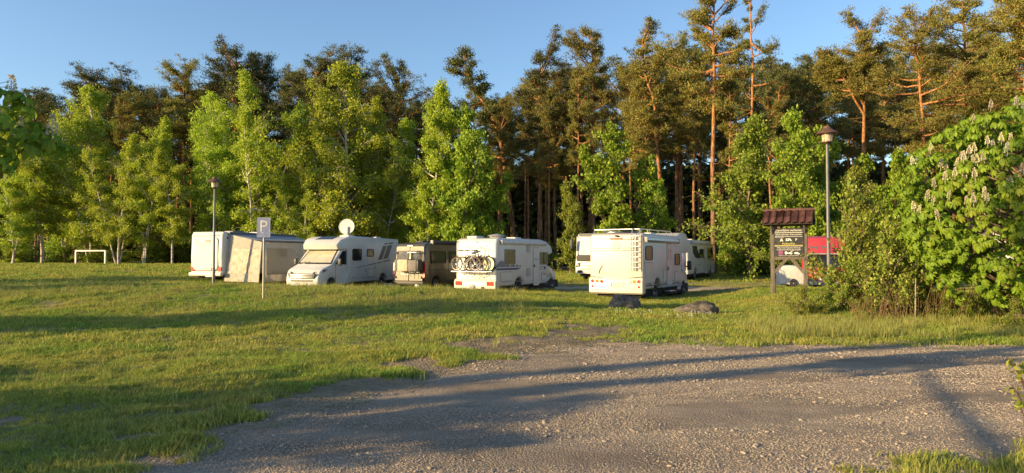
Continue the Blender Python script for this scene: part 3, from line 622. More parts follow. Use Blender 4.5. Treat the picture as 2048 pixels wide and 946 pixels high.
# ---------------------------------------------------------------- vehicle materials
WHITE = mat('white_coachwork', (0.56, 0.545, 0.52), 0.32, var=0.03, scale=2.0, coat=0.25)
WHITE2 = mat('white_plastic', (0.57, 0.56, 0.54), 0.5, var=0.06, scale=5)
WARMWHITE = mat('warm_lit_coachwork', (0.55, 0.50, 0.43), 0.38, var=0.035, scale=1.6, coat=0.2)  # white paint tinted cream: the warm sunlight is put into the colour
GLASS = mat('dark_glass', (0.018, 0.02, 0.022), 0.06, var=0.2, scale=3, spec=0.4)
BLIND = mat('windscreen_blind', (0.50, 0.47, 0.34), 0.16, var=0.10, scale=2.5, coat=0.7)
CURTREFL = mat('curtain_and_reflection', (0.26, 0.21, 0.09), 0.3, var=0.35, scale=9, spec=0.3, stretch=(1, 4, 0.4))  # curtain tone; on the alcove it also paints in reflected foliage
BLACK = mat('black_plastic', (0.02, 0.02, 0.021), 0.5, var=0.2, scale=8)
DGREY = mat('dark_grey_film', (0.10, 0.10, 0.105), 0.4, var=0.1, scale=8)
GREY = mat('grey_plastic', (0.30, 0.30, 0.30), 0.5, var=0.1, scale=8)
ALU = mat('aluminium', (0.62, 0.62, 0.62), 0.3, 0.85, var=0.08, scale=9)
RIM = mat('wheel_rim', (0.42, 0.42, 0.43), 0.35, 0.6, var=0.15, scale=9)
TYRE = mat('tyre_rubber', (0.022, 0.021, 0.020), 0.85, var=0.25, scale=12, bump=0.2)
REDL = mat('red_lamp', (0.55, 0.03, 0.025), 0.18, var=0.15, scale=9, coat=0.6)
ORANGEL = mat('orange_lamp', (0.70, 0.22, 0.03), 0.18, var=0.15, scale=9, coat=0.6)
CLEARL = mat('clear_lamp', (0.55, 0.52, 0.48), 0.1, var=0.2, scale=9, coat=0.9)
BROWN = mat('brown_metallic_paint', (0.075, 0.064, 0.05), 0.3, 0.4, var=0.05, scale=3, coat=0.7)
RED = mat('red_paint', (0.36, 0.030, 0.038), 0.33, var=0.05, scale=3, coat=0.5)
NAVY = mat('navy_print', (0.035, 0.04, 0.14), 0.4, var=0.06)
BLUEG = mat('slate_print', (0.17, 0.19, 0.23), 0.4, var=0.06)
YEL = mat('yellow_print', (0.72, 0.55, 0.05), 0.4, var=0.06)
TEAL = mat('teal_print', (0.03, 0.20, 0.23), 0.4, var=0.06)
PLATE = mat('number_plate', (0.75, 0.73, 0.66), 0.35, var=0.05)
INK = mat('black_ink', (0.015, 0.015, 0.016), 0.5, var=0.05)
EUBLUE = mat('plate_blue', (0.02, 0.06, 0.30), 0.4, var=0.05)
AWN = mat('awning_fabric', (0.60, 0.62, 0.64), 0.55, var=0.08, scale=4, bump=0.1, bscale=8)
CLOTH = mat('tent_wall_cloth', (0.74, 0.69, 0.60), 0.7, var=0.10, scale=5, bump=0.3, bscale=7)
MUD = mat('underbody', (0.03, 0.028, 0.026), 0.9, var=0.3)
SOLAR = mat('solar_panel', (0.012, 0.014, 0.03), 0.12, var=0.2, coat=0.8)
BAGG = mat('grey_bag', (0.18, 0.165, 0.155), 0.8, var=0.15, scale=7, bump=0.4, bscale=9)
BAGB = mat('beige_bag', (0.55, 0.43, 0.32), 0.8, var=0.12, scale=7, bump=0.4, bscale=9)
def vinylmat():
    m, nt, out = newmat('clear_vinyl'); L = nt.links
    p = nt.nodes.new('ShaderNodeBsdfPrincipled'); p.inputs['Base Color'].default_value = (0.55, 0.46, 0.36, 1); p.inputs['Roughness'].default_value = 0.38; p.inputs['Alpha'].default_value = 0.5
    tc = nt.nodes.new('ShaderNodeTexCoord'); mp = nt.nodes.new('ShaderNodeMapping'); mp.inputs['Scale'].default_value = (3.5, 3.5, 0.7); mp.inputs['Rotation'].default_value = (0.2, 0.75, 0.2); L.new(tc.outputs['Object'], mp.inputs[0])
    w = nt.nodes.new('ShaderNodeTexNoise'); w.inputs['Scale'].default_value = 3.5; w.inputs['Detail'].default_value = 4; w.inputs['Distortion'].default_value = 1.2; L.new(mp.outputs[0], w.inputs['Vector'])
    b = nt.nodes.new('ShaderNodeBump'); b.inputs['Strength'].default_value = 0.35; b.inputs['Distance'].default_value = 0.05; L.new(w.outputs[0], b.inputs['Height']); L.new(b.outputs[0], p.inputs['Normal'])
    L.new(p.outputs[0], out.inputs[0]); return m
VINYL = vinylmat()

# ---------------------------------------------------------------- vehicle pieces; y = 0 is the rear, +y forward, x to the right
def vehicle(name, label, cat, px, d, theta, ref, dz=0.0):
    c, s = math.cos(R(theta)), math.sin(R(theta))
    x = gx(px, d) - (ref[0] * c + ref[1] * s); y = d - (-ref[0] * s + ref[1] * c)
    cx, cy = x + 3.2 * s, y + 3.2 * c
    t = thing(name, label, cat, (x, y, gh(cx, cy) + dz), -R(theta)); return t
def arch(cy, r, z, n=9):                                       # points of a wheel arch, from front to back
    return [(cy + r * math.cos(math.pi * k / n), z + r * math.sin(math.pi * k / n) * 1.02) for k in range(n + 1)]
WHEELS = {}
def wheel(par, x, y, side, r=0.335, rimm=None):
    rimm = rimm or RIM; key = (round(r, 3), rimm.name)
    if key not in WHEELS:
        Mx = Matrix.Rotation(R(90), 4, 'Y'); bm = nb()
        lathe(bm, [(r * 0.62, -0.10), (r * 0.9, -0.105), (r * 0.985, -0.085), (r, -0.05), (r, 0.05), (r * 0.985, 0.085), (r * 0.9, 0.105), (r * 0.62, 0.10)], 26, Mx)
        bm2 = nb(); lathe(bm2, [(r * 0.64, 0.095), (r * 0.62, 0.108), (r * 0.56, 0.085), (r * 0.22, 0.07), (r * 0.2, 0.10), (0.02, 0.105)], 22, Mx)
        bm3 = nb()
        for k in range(8):
            a = 2 * math.pi * k / 8; box(bm3, (0.086, math.cos(a) * r * 0.42, math.sin(a) * r * 0.42), (0.012, 0.05, 0.05), 0.012)
        for b in (bm, bm2, bm3): bmesh.ops.recalc_face_normals(b, faces=b.faces)
        mm = []
        for nm, b, m in (('wheel', bm, TYRE), ('rim', bm2, rimm), ('rim_holes', bm3, MUD)):
            me = bpy.data.meshes.new(nm); b.to_mesh(me); b.free(); smooth(me, 40); me.materials.append(m); mm.append(me)
        WHEELS[key] = mm
    t, ri, ho = WHEELS[key]
    o = obj('wheel', t, None, par, (x, y, r), 0 if side > 0 else math.pi); q = obj('rim', ri, None, o); obj('rim_hole', ho, None, o)
    return o
def pane(par, side, o, w, h, m=None, r=0.06, fr=BLACK, fw=0.045, name='window', t=0.016):
    bm = nb(); slab(bm, rrect(w, h, r), o, side, t * 0.6); p = obj(name, bm, m or GLASS, par)
    bm = nb(); ring(bm, rrect(w + fw, h + fw, r + fw / 2), rrect(w - 0.01, h - 0.01, r), o, side, t + 0.012); obj('window_frame', bm, fr, p); return p
def panel(par, name, side, o, w, h, m, r=0.05, t=0.01, seam=True, sub=None):
    bm = nb(); slab(bm, rrect(w, h, r), o, side, t); p = obj(name, bm, m, par)
    if seam: bm = nb(); ring(bm, rrect(w + 0.036, h + 0.036, r + 0.018), rrect(w - 0.002, h - 0.002, r), o, side, t * 0.5); obj('seam', bm, DGREY, p)
    return p
def poly(par, name, side, o, pts, m, t=0.006):
    bm = nb(); slab(bm, pts, o, side, t); return obj(name, bm, m, par)
def disc(par, name, side, o, r, m, t=0.03, ringm=None):
    bm = nb(); slab(bm, [(r * math.cos(2 * math.pi * k / 20), r * math.sin(2 * math.pi * k / 20)) for k in range(20)], o, side, t); p = obj(name, bm, m, par)
    if ringm:
        bm = nb(); ring(bm, [(r * 1.16 * math.cos(2 * math.pi * k / 20), r * 1.16 * math.sin(2 * math.pi * k / 20)) for k in range(20)], [(r * math.cos(2 * math.pi * k / 20), r * math.sin(2 * math.pi * k / 20)) for k in range(20)], o, side, t * 0.7); obj('lamp_ring', bm, ringm, p)
    return p
def plate(par, side, o, s, w=0.52):
    p = panel(par, 'number_plate', side, o, w, 0.115, PLATE, 0.012, 0.016, False)
    u, v, n = uvn(side); o = Vector(o)
    bm = nb(); slab(bm, rrect(w + 0.03, 0.145, 0.014), o, side, 0.008); obj('plate_holder', bm, BLACK, p)
    bm = nb(); slab(bm, rrect(0.04, 0.105, 0.005), o - u * (w / 2 - 0.026), side, 0.0185); obj('plate_band', bm, EUBLUE, p)
    text('lettering', s, o + u * 0.02 + n * 0.017, side, 0.10, INK, p, sx=0.86); return p
def roof_vent(par, x, y, z, w=0.55, l=0.55, h=0.12, m=None):
    bm = nb(); box(bm, (x, y, z + h / 2), (w, l, h), 0.045, 3); return obj('roof_vent', bm, m or WHITE2, par)
def awning_case(par, x, y0, y1, z, m=None):
    bm = nb(); prof = [(x - 0.02, z - 0.11), (x + 0.09, z - 0.10), (x + 0.14, z - 0.03), (x + 0.12, z + 0.06), (x + 0.02, z + 0.09), (x - 0.02, z + 0.09)]
    a = [bm.verts.new((px, y0, pz)) for px, pz in prof]; b = [bm.verts.new((px, y1, pz)) for px, pz in prof]
    bm.faces.new(a); bm.faces.new(b[::-1]); k = len(prof)
    for i in range(k): bm.faces.new((a[i], b[i], b[(i + 1) % k], a[(i + 1) % k]))
    p = obj('awning_case', bm, m or WHITE2, par)
    bm = nb(); 
    for yy in (y0 - 0.02, y1 + 0.02): box(bm, (x + 0.06, yy, z - 0.01), (0.17, 0.04, 0.21), 0.02)
    obj('end_cap', bm, GREY, p); return p
def mirror(par, x, y, z, sgn, h=0.36):
    bm = nb(); rod(bm, (x, y, z), (x + sgn * 0.16, y + 0.03, z + 0.02), 0.03); box(bm, (x + sgn * 0.24, y + 0.04, z + 0.06), (0.19, 0.13, h), 0.045, 3); m_ = obj('mirror', bm, BLACK, par)
    return m_
def cab_prof(s0, z0, front, wc, arch_r=0.4):                  # delivery van cab; s runs back from the front
    top = [(0.05, z0), (0.0, 0.45), (0.0, 0.70), (0.07, 0.86), (0.13, 1.02), (0.36, 1.16), (0.98, 1.36), (1.80, 2.10), (2.05, 2.18), (s0, 2.18), (s0, z0)]
    bot = [(wc + arch_r * math.cos(math.pi * k / 9), z0 + arch_r * math.sin(math.pi * k / 9)) for k in range(10)]
    return [(front - s, z) for s, z in top + bot]
def taper(bm, front, amt=0.12, rng_=1.0):
    for v in bm.verts:
        s = front - v.co.y
        if s < rng_: v.co.x *= 1 - amt * (1 - max(s, 0) / rng_) ** 1.7
    return bm
def cab(par, L, w, m, windscreen, grille=BLACK, detail_front=True, side_windows=('left', 'right')):
    bm = nb(); prism(bm, cab_prof(2.5, 0.30, L, 0.98), -w / 2, w / 2, 0.09, 3); taper(bm, L); c = obj('cab', bm, m, par)
    u = (-1, 0, 0); v = (0, -(1.80 - 0.98), 2.10 - 1.36)
    vv = Vector(v); o = (0, L - 1.39, 1.73); hl = vv.length / 2
    ws = poly(par, 'windscreen', (u, v), o, [(-0.93, -hl + 0.02), (0.93, -hl + 0.02), (0.80, hl - 0.03), (-0.80, hl - 0.03)], GLASS, 0.012)
    if windscreen is not GLASS: poly(ws, 'sun_blind', (u, v), o, [(-0.85, -hl + 0.12), (0.85, -hl + 0.12), (0.75, hl - 0.07), (-0.75, hl - 0.07)], windscreen, 0.018)
    bm = nb()
    for s in (-1, 1): path_rod(bm, [(s * 0.1, L - 0.97, 1.40), (s * 0.1 + 0.3, L - 1.02, 1.43), (s * 0.1 + 0.55, L - 1.12, 1.50)], 0.014, 5)
    obj('wiper', bm, BLACK, ws)
    for sd in side_windows:
        sg = 1 if sd == 'right' else -1; X = sg * (w / 2)
        f = (lambda s, z: ((L - s - (L - 1.7)) * sg, z - 1.7))
        wpts = [f(1.28, 1.38), f(2.28, 1.34), f(2.30, 1.96), f(2.15, 2.05), f(1.86, 2.04)]
        if sg < 0: wpts = wpts[::-1]
        p = poly(par, 'side_window', sd, (X, L - 1.7, 1.7), wpts, GLASS, 0.012)
        bm = nb(); box(bm, (X + sg * 0.016, L - 1.62, 1.62), (0.02, 0.035, 0.52)); obj('window_post', bm, BLACK, p)
        dp = rrect(1.12, 0.02, 0.008); 
        bm = nb()
        for a, b_ in (((1.24, 0.62), (1.26, 1.36)), ((2.36, 0.42), (2.36, 2.04)), ((1.42, 0.42), (2.36, 0.42))):
            rod(bm, (X + sg * 0.001, L - a[0], a[1]), (X + sg * 0.001, L - b_[0], b_[1]), 0.011, 5)
        obj('door_seam', bm, DGREY, c)
        bm = nb(); box(bm, (X + sg * 0.02, L - 2.24, 1.16), (0.035, 0.09, 0.24), 0.02); obj('door_handle', bm, BLACK, c)
        mirror(par, X, L - 1.30, 1.42, sg)
    if detail_front:
        g = poly(par, 'grille', 'front', (0, L + 0.0, 0.80), [(-0.66, -0.13), (0.66, -0.13), (0.74, 0.12), (-0.74, 0.12)], BLACK, 0.06)
        bm = nb()
        for zz in (0.72, 0.79, 0.86): box(bm, (0, L + 0.066, zz), (1.22, 0.02, 0.022), 0.006)
        obj('grille_bar', bm, ALU, g); disc(g, 'emblem', 'front', (0, L + 0.065, 0.80), 0.075, ALU, 0.02)
        poly(par, 'air_intake', 'front', (0, L - 0.0, 0.56), rrect(1.2, 0.07, 0.03), BLACK, 0.02)
        for s in (-1, 1):
            uu = Vector((-1, s * -0.75, 0)) if s < 0 else Vector((-1, -0.75, 0))
            uu = Vector((-1, -0.62 * -s * -1, 0)) if False else (Vector((-0.8, 0.6, 0)) if s > 0 else Vector((-0.8, -0.6, 0)))
            P = [(-0.30, -0.10), (0.22, -0.07), (0.30, 0.10), (0.05, 0.10), (-0.28, 0.02)]
            if s < 0: P = [(-0.24, -0.12), (0.20, -0.02), (0.42, 0.16), (0.05, 0.11), (-0.26, -0.01)]
            else: P = [(-p[0], p[1]) for p in [(-0.24, -0.12), (0.20, -0.02), (0.42, 0.16), (0.05, 0.11), (-0.26, -0.01)]][::-1]
            h = poly(par, 'headlight', (uu, (0, -0.35, 1)), (s * 0.76, L - 0.20, 0.96), P, BLACK, 0.035)
            bm = nb(); bmesh.ops.create_icosphere(bm, subdivisions=2, radius=0.065, matrix=Matrix.Translation((s * 0.70, L - 0.13, 0.93))); bmesh.ops.create_icosphere(bm, subdivisions=2, radius=0.055, matrix=Matrix.Translation((s * 0.83, L - 0.22, 0.98))); obj('headlight_lens', bm, CLEARL, h)
    return c
def underbody(par, y0, y1, w, z0=0.22, z1=0.62):
    bm = nb(); box(bm, (0, (y0 + y1) / 2, (z0 + z1) / 2), (w, y1 - y0, z1 - z0), 0.03); return obj('underbody', bm, MUD, par)

# ---------------------------------------------------------------- 1: alcove motorhome, rear to the camera
def alcove():
    t = vehicle('alcove_motorhome', 'large warm white alcove motorhome with rear ladder, nearest to the gravel yard', 'motorhome', 1286, 26.5, 32, (1.14, 0, 0), -0.10)
    W, x = 2.28, 1.14
    prof = [(0.0, 0.98), (0.0, 2.55), (0.03, 2.68), (0.16, 2.76), (4.3, 2.76), (4.6, 2.90), (5.35, 2.90), (5.75, 2.55), (5.95, 2.16), (5.75, 2.02), (4.75, 1.98), (4.70, 0.55)] + arch(1.65, 0.40, 0.55) + [(0.06, 0.55)]
    bm = nb(); prism(bm, prof, -x, x, 0.10, 4); obj('body', bm, WARMWHITE, t)
    bm = nb(); prism(bm, [(-0.07, 0.42), (-0.08, 0.90), (-0.03, 1.0), (0.25, 1.0), (0.25, 0.40), (0.02, 0.36)], -x - 0.012, x + 0.012, 0.05, 3); bp = obj('rear_bumper', bm, WARMWHITE, t)
    bm = nb()
    pts = [Vector((-1.10 + 2.2 * k / 14, -0.025, 1.03 - 0.10 * math.sin(math.pi * k / 14) ** 1.5 + 0.02)) for k in range(15)]; path_rod(bm, pts, 0.012, 5); obj('bumper_line', bm, DGREY, bp)
    underbody(t, 0.3, 6.2, 1.9)
    for z, dx in ((2.52, 0.0), (2.18, 0.0), (2.08, 0.0)):
        bm = nb(); box(bm, (-0.02, -0.004, z), (2.0, 0.02, 0.022), 0.006); obj('rear_groove', bm, DGREY, t)
    panel(t, 'brake_light', 'rear', (0.02, 0, 2.56), 0.52, 0.05, REDL, 0.02, 0.03, False)
    bm = nb(); box(bm, (0.05, -0.05, 2.66), (0.13, 0.10, 0.06), 0.02); obj('rear_camera', bm, BLACK, t)
    lg = nb(); n = 26; ring(lg, [(0.185 * math.cos(2 * math.pi * k / n), 0.185 * math.sin(2 * math.pi * k / n)) for k in range(n)], [(0.165 * math.cos(2 * math.pi * k / n), 0.165 * math.sin(2 * math.pi * k / n)) for k in range(n)], (0.02, 0, 2.30), 'rear', 0.006)
    LG = mat('logo_print', (0.50, 0.24, 0.17), 0.5, var=0.05); lo = obj('round_logo', lg, LG, t); text('lettering', 'TEC', (0.02, -0.003, 2.30), 'rear', 0.17, LG, lo)
    poly(t, 'swoosh', 'rear', (-0.62, 0, 1.24), [(-0.13, -0.08), (-0.09, -0.09), (-0.06, 0.02), (0.02, 0.17), (0.14, 0.34), (-0.02, 0.19), (-0.12, 0.02)], INK)
    poly(t, 'swoosh_tail', 'rear', (-0.30, 0, 1.155), [(-0.42, -0.006), (0.4, -0.006), (0.4, 0.006), (-0.42, 0.006)], GREY); text('lettering', 'Rotec', (-0.58, -0.003, 1.20), 'rear', 0.09, GREY, t, align='LEFT')
    for xx, m in ((-0.98, REDL), (-0.78, ORANGEL), (-0.58, REDL), (0.62, CLEARL), (0.80, ORANGEL), (0.99, REDL)):
        disc(t, 'tail_light', 'rear', (xx, -0.075, 0.87 if abs(xx) > 0.7 else 0.85), 0.068, m, 0.03, ALU)
    for xx in (-0.98, 0.99): disc(t, 'reflector', 'rear', (xx, -0.075, 0.66), 0.042, REDL, 0.02)
    plate(t, 'rear', (0.10, -0.078, 0.72), 'STD·KJ 995')
    bm = nb(); pw = rrect(0.9, 0.20, 0.09); pin = rrect(0.86, 0.16, 0.07); ring(bm, pw, pin, (0.1, -0.072, 0.72), 'rear', 0.012); obj('plate_recess', bm, WARMWHITE, t)
    # ladder
    bm = nb()
    for xx in (0.70, 1.00): path_rod(bm, [(xx, -0.09, 1.30), (xx, -0.09, 2.62), (xx, 0.02, 2.92), (xx, 0.35, 2.93)], 0.018, 7)
    ld = obj('ladder', bm, ALU, t)
    for k in range(7):
        bm = nb(); rod(bm, (0.70, -0.09, 1.42 + k * 0.205), (1.00, -0.09, 1.42 + k * 0.205), 0.015, 6); obj('rung', bm, ALU, ld)
    bm = nb(); box(bm, (0.85, -0.035, 2.0), (0.09, 0.05, 1.45), 0.02); obj('cable_cover', bm, GREY, ld)
    # roof rails
    bm = nb()
    for xx in (-1.0, 1.0): path_rod(bm, [(xx, 0.12, 2.78), (xx, 0.18, 2.93), (xx, 3.6, 2.93), (xx, 3.9, 2.8)], 0.02, 6)
    path_rod(bm, [(-1.0, 0.18, 2.93), (1.0, 0.18, 2.93)], 0.02, 6)
    for xx in (-1.0, 1.0):
        for yy in (1.1, 2.1, 3.1): rod(bm, (xx, yy, 2.74), (xx, yy, 2.93), 0.016, 5)
    obj('roof_rail', bm, ALU, t)
    bm = nb(); box(bm, (-0.2, 1.3, 2.83), (1.4, 1.1, 0.05), 0.01); obj('solar_panel', bm, SOLAR, t); roof_vent(t, 0.3, 2.7, 2.75)
    # right side
    awning_case(t, x, 0.15, 3.95, 2.52, ALU)
    pane(t, 'right', (x, 0.62, 1.98), 0.72, 0.52, CURTREFL, 0.08); pane(t, 'right', (x, 4.05, 1.72), 0.58, 0.46, CURTREFL, 0.07)  # olive tint stands in for foliage mirrored in these panes
    d = panel(t, 'entry_door', 'right', (x, 3.05, 1.50), 0.62, 1.78, WARMWHITE, 0.06, 0.014); pane(d, 'right', (x + 0.012, 3.05, 1.95), 0.30, 0.45, BLIND, 0.05, WHITE2); 
    bm = nb(); box(bm, (x + 0.03, 2.82, 1.34), (0.03, 0.07, 0.15), 0.012); obj('door_handle', bm, BLACK, d)
    panel(t, 'service_hatch', 'right', (x, 2.42, 1.02), 0.3, 0.5, WARMWHITE, 0.03); panel(t, 'garage_door', 'right', (x, 0.62, 1.20), 0.85, 0.80, WARMWHITE, 0.04); panel(t, 'locker_door', 'right', (x, 3.98, 0.98), 0.46, 0.42, WARMWHITE, 0.03)
    poly(t, 'swoosh', 'right', (x, 0.45, 1.3), [(-0.38, 0.42), (-0.34, 0.40), (-0.22, -0.10), (0.02, -0.42), (0.28, -0.62), (0.42, -0.62), (0.05, -0.28), (-0.16, 0.06)], DGREY)
    for z, h in ((0.70, 0.05), (0.80, 0.02)): poly(t, 'side_stripe', 'right', (x, 2.4, z), rrect(4.3, h, 0.008), DGREY)
    poly(t, 'upper_line', 'right', (x, 2.4, 2.28), rrect(4.2, 0.012, 0.004), GREY)
    bm = nb(); prism(bm, [(4.70, 0.56), (4.70, 0.66), (2.1, 0.66), (2.1, 0.56)], x - 0.02, x + 0.02, 0.008, 1); obj('skirt_trim', bm, GREY, t)
    bm = nb(); prism(bm, cab_prof(1.75, 0.36, 6.35, 0.86, 0.39), -0.97, 0.97, 0.09, 3); taper(bm, 6.35); obj('cab', bm, WARMWHITE, t)
    bm = nb(); slab(bm, [(-0.62, -0.35), (0.45, -0.35), (0.25, 0.2), (0.08, 0.42), (-0.62, 0.42)], (0.97, 5.15, 1.66), 'right', 0.012); cw = obj('side_window', bm, GLASS, t)
    bm = nb(); box(bm, (1.06, 5.24, 1.62), (0.03, 0.62, 0.85), 0.012); obj('silver_window_mat', bm, mat('silver_mat', (0.78, 0.78, 0.76), 0.25, 0.35, var=0.1, scale=4, bump=0.3, bscale=5), cw)
    mirror(t, 0.98, 5.48, 1.38, 1, 0.42)
    bm = nb(); box(bm, (1.2, 2.95, 0.40), (0.34, 0.6, 0.05), 0.015); obj('entry_step', bm, ALU, t)
    for s in (-1, 1): wheel(t, s * 0.90, 1.65, s); wheel(t, s * 0.88, 5.49, s)
    return t
alcove()

# ---------------------------------------------------------------- 2: low profile motorhome with bicycles, rear to the camera
def bike_home():
    t = vehicle('bicycle_rack_motorhome', 'white motorhome with bicycles on its rear and a yellow sun decal', 'motorhome', 993, 31.8, 31, (1.17, 0, 0), -0.10); t.scale = (1.05, 1.10, 1.0)
    x = 1.12
    prof = [(0.0, 0.45), (0.0, 2.50), (0.08, 2.68), (0.30, 2.76), (4.0, 2.76), (4.6, 2.66), (5.05, 2.42), (5.18, 2.08), (4.95, 1.98), (4.62, 1.96), (4.60, 0.45)] + arch(1.95, 0.38, 0.45)
    bm = nb(); prism(bm, prof, -x, x, 0.16, 5); obj('body', bm, WHITE, t); underbody(t, 0.3, 6.0, 1.9)
    bm = nb(); prism(bm, [(-0.10, 0.36), (-0.11, 0.68), (-0.04, 0.80), (0.22, 0.80), (0.22, 0.34)], -x - 0.02, x + 0.02, 0.06, 3); b = obj('rear_bumper', bm, WARMWHITE, t)
    for s in (-1, 1): panel(b, 'tail_light', 'rear', (s * 0.85, -0.105, 0.60), 0.34, 0.17, REDL, 0.02, 0.03)
    bm = nb(); lathe(bm, [(0.16, 0), (0.15, 0.04), (0.05, 0.06)], 18, Matrix.Translation((-0.10, -0.11, 0.44)) @ Matrix.Rotation(R(90), 4, 'X')); obj('round_vent', bm, GREY, b)
    bm = nb(); box(bm, (0.45, -0.12, 0.42), (0.12, 0.08, 0.10), 0.02); obj('tow_socket', bm, BLACK, b)
    panel(t, 'toilet_hatch', 'rear', (0.30, 0, 1.02), 0.62, 0.42, WHITE, 0.05, 0.010)
    bm = nb(); box(bm, (-1.0, -0.004, 1.85), (0.05, 0.02, 1.6), 0.01); obj('corner_trim', bm, GREY, t)
    # rear wave drawing
    for o, pts in (((-0.30, 0, 2.42), [(-.28, -.05), (-.05, .06), (.03, .02), (-.06, 0.0)]), ((0.30, 0, 2.35), [(-.25, -.04), (-.05, .05), (.25, -.03), (-.02, .01)]), ((0.62, 0, 2.36), [(-.2, -.05), (.0, .06), (.18, -.02), (-.0, .0)]), ((0.05, 0, 2.55), [(-.04, -.05), (.03, -.03), (.05, .06), (-.02, .04)])):
        poly(t, 'bird_print', 'rear', o, pts, BLUEG)
    for k, (cx, w, h) in enumerate(((0.36, 0.55, 0.42), (0.80, 0.5, 0.28))):
        poly(t, 'hill_print', 'rear', (cx, 0, 1.42), [(w / 2 * math.cos(math.pi * q / 10), h * math.sin(math.pi * q / 10)) for q in range(11)], BLUEG)
    poly(t, 'wave_print', 'rear', (0.1, 0, 1.34), [(-1.0, -.03), (1.0, -.06), (1.0, .06), (-1.0, .0)], BLUEG)
    # bicycle rack
    bm = nb()
    for yy in (-0.14, -0.30, -0.46): rod(bm, (-1.0, yy, 1.17), (0.95, yy, 1.17), 0.022, 6)
    for xx in (-0.42, 0.38): path_rod(bm, [(xx, -0.02, 1.95), (xx, -0.16, 1.95), (xx, -0.16, 1.16), (xx, -0.50, 1.14)], 0.02, 6); path_rod(bm, [(xx, -0.50, 1.14), (xx, -0.02, 0.85)], 0.014, 5)
    for xx, s in ((0.05, -1), (0.62, 1)): path_rod(bm, [(xx - 0.16, -0.4, 1.14), (xx, -0.2, 0.86), (xx + 0.12, -0.3, 1.14)], 0.012, 5)
    obj('bicycle_rack', bm, ALU, t)
    roof_vent(t, 0.2, 1.4, 2.80, 0.5, 0.5, 0.10); bm = nb(); lathe(bm, [(0.30, 0.12), (0.44, 0.14), (0.40, 0.18), (0.12, 0.24), (0.03, 0.25)], 24, Matrix.Translation((0.2, 1.4, 2.74))); obj('roof_cap', bm, GREY, t)
    roof_vent(t, -0.45, 0.6, 2.75, 0.55, 0.55); roof_vent(t, 0.0, 3.2, 2.75)
    awning_case(t, x, 0.30, 4.2, 2.56, WHITE2)
    pane(t, 'right', (x, 1.08, 1.86), 0.85, 0.68, CURTREFL, 0.03, GREY, 0.06); pane(t, 'right', (x, 4.18, 1.78), 0.72, 0.62, CURTREFL, 0.03, GREY, 0.05)
    bm = nb(); box(bm, (x + 0.02, 4.18, 1.78), (0.02, 0.03, 0.6)); obj('window_bar', bm, BLACK, t)
    for z in (2.28, 1.08):
        v = panel(t, 'fridge_vent', 'right', (x, 2.72, z), 0.36, 0.40, GREY, 0.02, 0.014, False)
        bm = nb()
        for k in range(7): box(bm, (x + 0.02, 2.72, z - 0.16 + k * 0.053), (0.02, 0.32, 0.022), 0.004)
        obj('vent_slat', bm, WHITE2, v)
    d = panel(t, 'entry_door', 'right', (x, 3.45, 1.38), 0.56, 1.95, WHITE, 0.07, 0.014)
    bm = nb(); box(bm, (x + 0.03, 3.24, 1.40), (0.03, 0.08, 0.14), 0.012); obj('door_handle', bm, BLACK, d); poly(d, 'bird_print', 'right', (x + 0.014, 3.42, 1.74), [(-.2, .05), (-.02, .0), (.22, -.02), (.0, -.04)], INK)
    panel(t, 'locker_door', 'right', (x, 0.78, 0.92), 0.95, 0.42, WHITE, 0.04); panel(t, 'gas_hatch', 'right', (x, 4.22, 0.86), 0.46, 0.40, WHITE, 0.03)
    poly(t, 'yellow_sticker', 'right', (x + 0.01, 4.22, 0.96), rrect(0.36, 0.10, 0.02), mat('ochre_sticker', (0.55, 0.36, 0.12), 0.5)); 
    bd = poly(t, 'badge', 'right', (x, 4.12, 1.28), rrect(0.56, 0.15, 0.05), NAVY); poly(bd, 'badge_field', 'right', (x + 0.004, 4.04, 1.28), rrect(0.34, 0.10, 0.04), WHITE)
    poly(t, 'navy_stripe', 'right', (x, 0.98, 1.27), [(-0.95, -.04), (0.75, -.04), (1.05, 0.05), (-0.95, .05)], NAVY)
    hp = lambda cx, w, h: poly(t, 'hill_print', 'right', (x, cx, 1.37), [(w / 2 * math.cos(math.pi * q / 10) + 0.1 * w * math.sin(math.pi * q / 10), h * math.sin(math.pi * q / 10)) for q in range(11)], BLUEG)
    for cx, w, h in ((0.34, 0.70, 0.30), (0.88, 0.34, 0.30), (1.32, 0.40, 0.15), (1.68, 0.24, 0.12), (1.95, 0.22, 0.08)): hp(cx, w, h)
    disc(t, 'sun_print', 'right', (x, 1.10, 1.58), 0.13, YEL, 0.006)
    poly(t, 'skirt_line', 'right', (x, 2.4, 0.66), rrect(4.1, 0.014, 0.005), GREY)
    bm = nb(); prism(bm, cab_prof(1.45, 0.34, 5.98, 0.62, 0.39), -0.95, 0.95, 0.09, 3); taper(bm, 5.98, 0.14); c = obj('cab', bm, WHITE, t)
    bm = nb(); slab(bm, [(-0.25, -0.30), (0.62, -0.36), (0.45, -0.02), (0.22, 0.40), (-0.25, 0.42)], (0.95, 4.72, 1.72), 'right', 0.012); p = obj('side_window', bm, GLASS, t)
    bm = nb(); rod(bm, (0.965, 4.98, 1.38), (0.965, 4.98, 2.06), 0.016, 5); obj('window_post', bm, BLACK, p)
    mirror(t, 0.96, 5.16, 1.45, 1)
    for i, (ch, m) in enumerate(zip('PILOTE', (TEAL, TEAL, TEAL, YEL, TEAL, TEAL))): text('lettering', ch, (0.955, 4.66 + i * 0.125, 0.86), 'right', 0.22, m, c)
    bm = nb(); box(bm, (0.90, 5.66, 1.14), (0.05, 0.22, 0.09), 0.02); obj('indicator', bm, ORANGEL, t)
    for s in (-1, 1): wheel(t, s * 0.90, 1.95, s, 0.33); wheel(t, s * 0.86, 5.36, s, 0.33)
    return t
BH = bike_home()

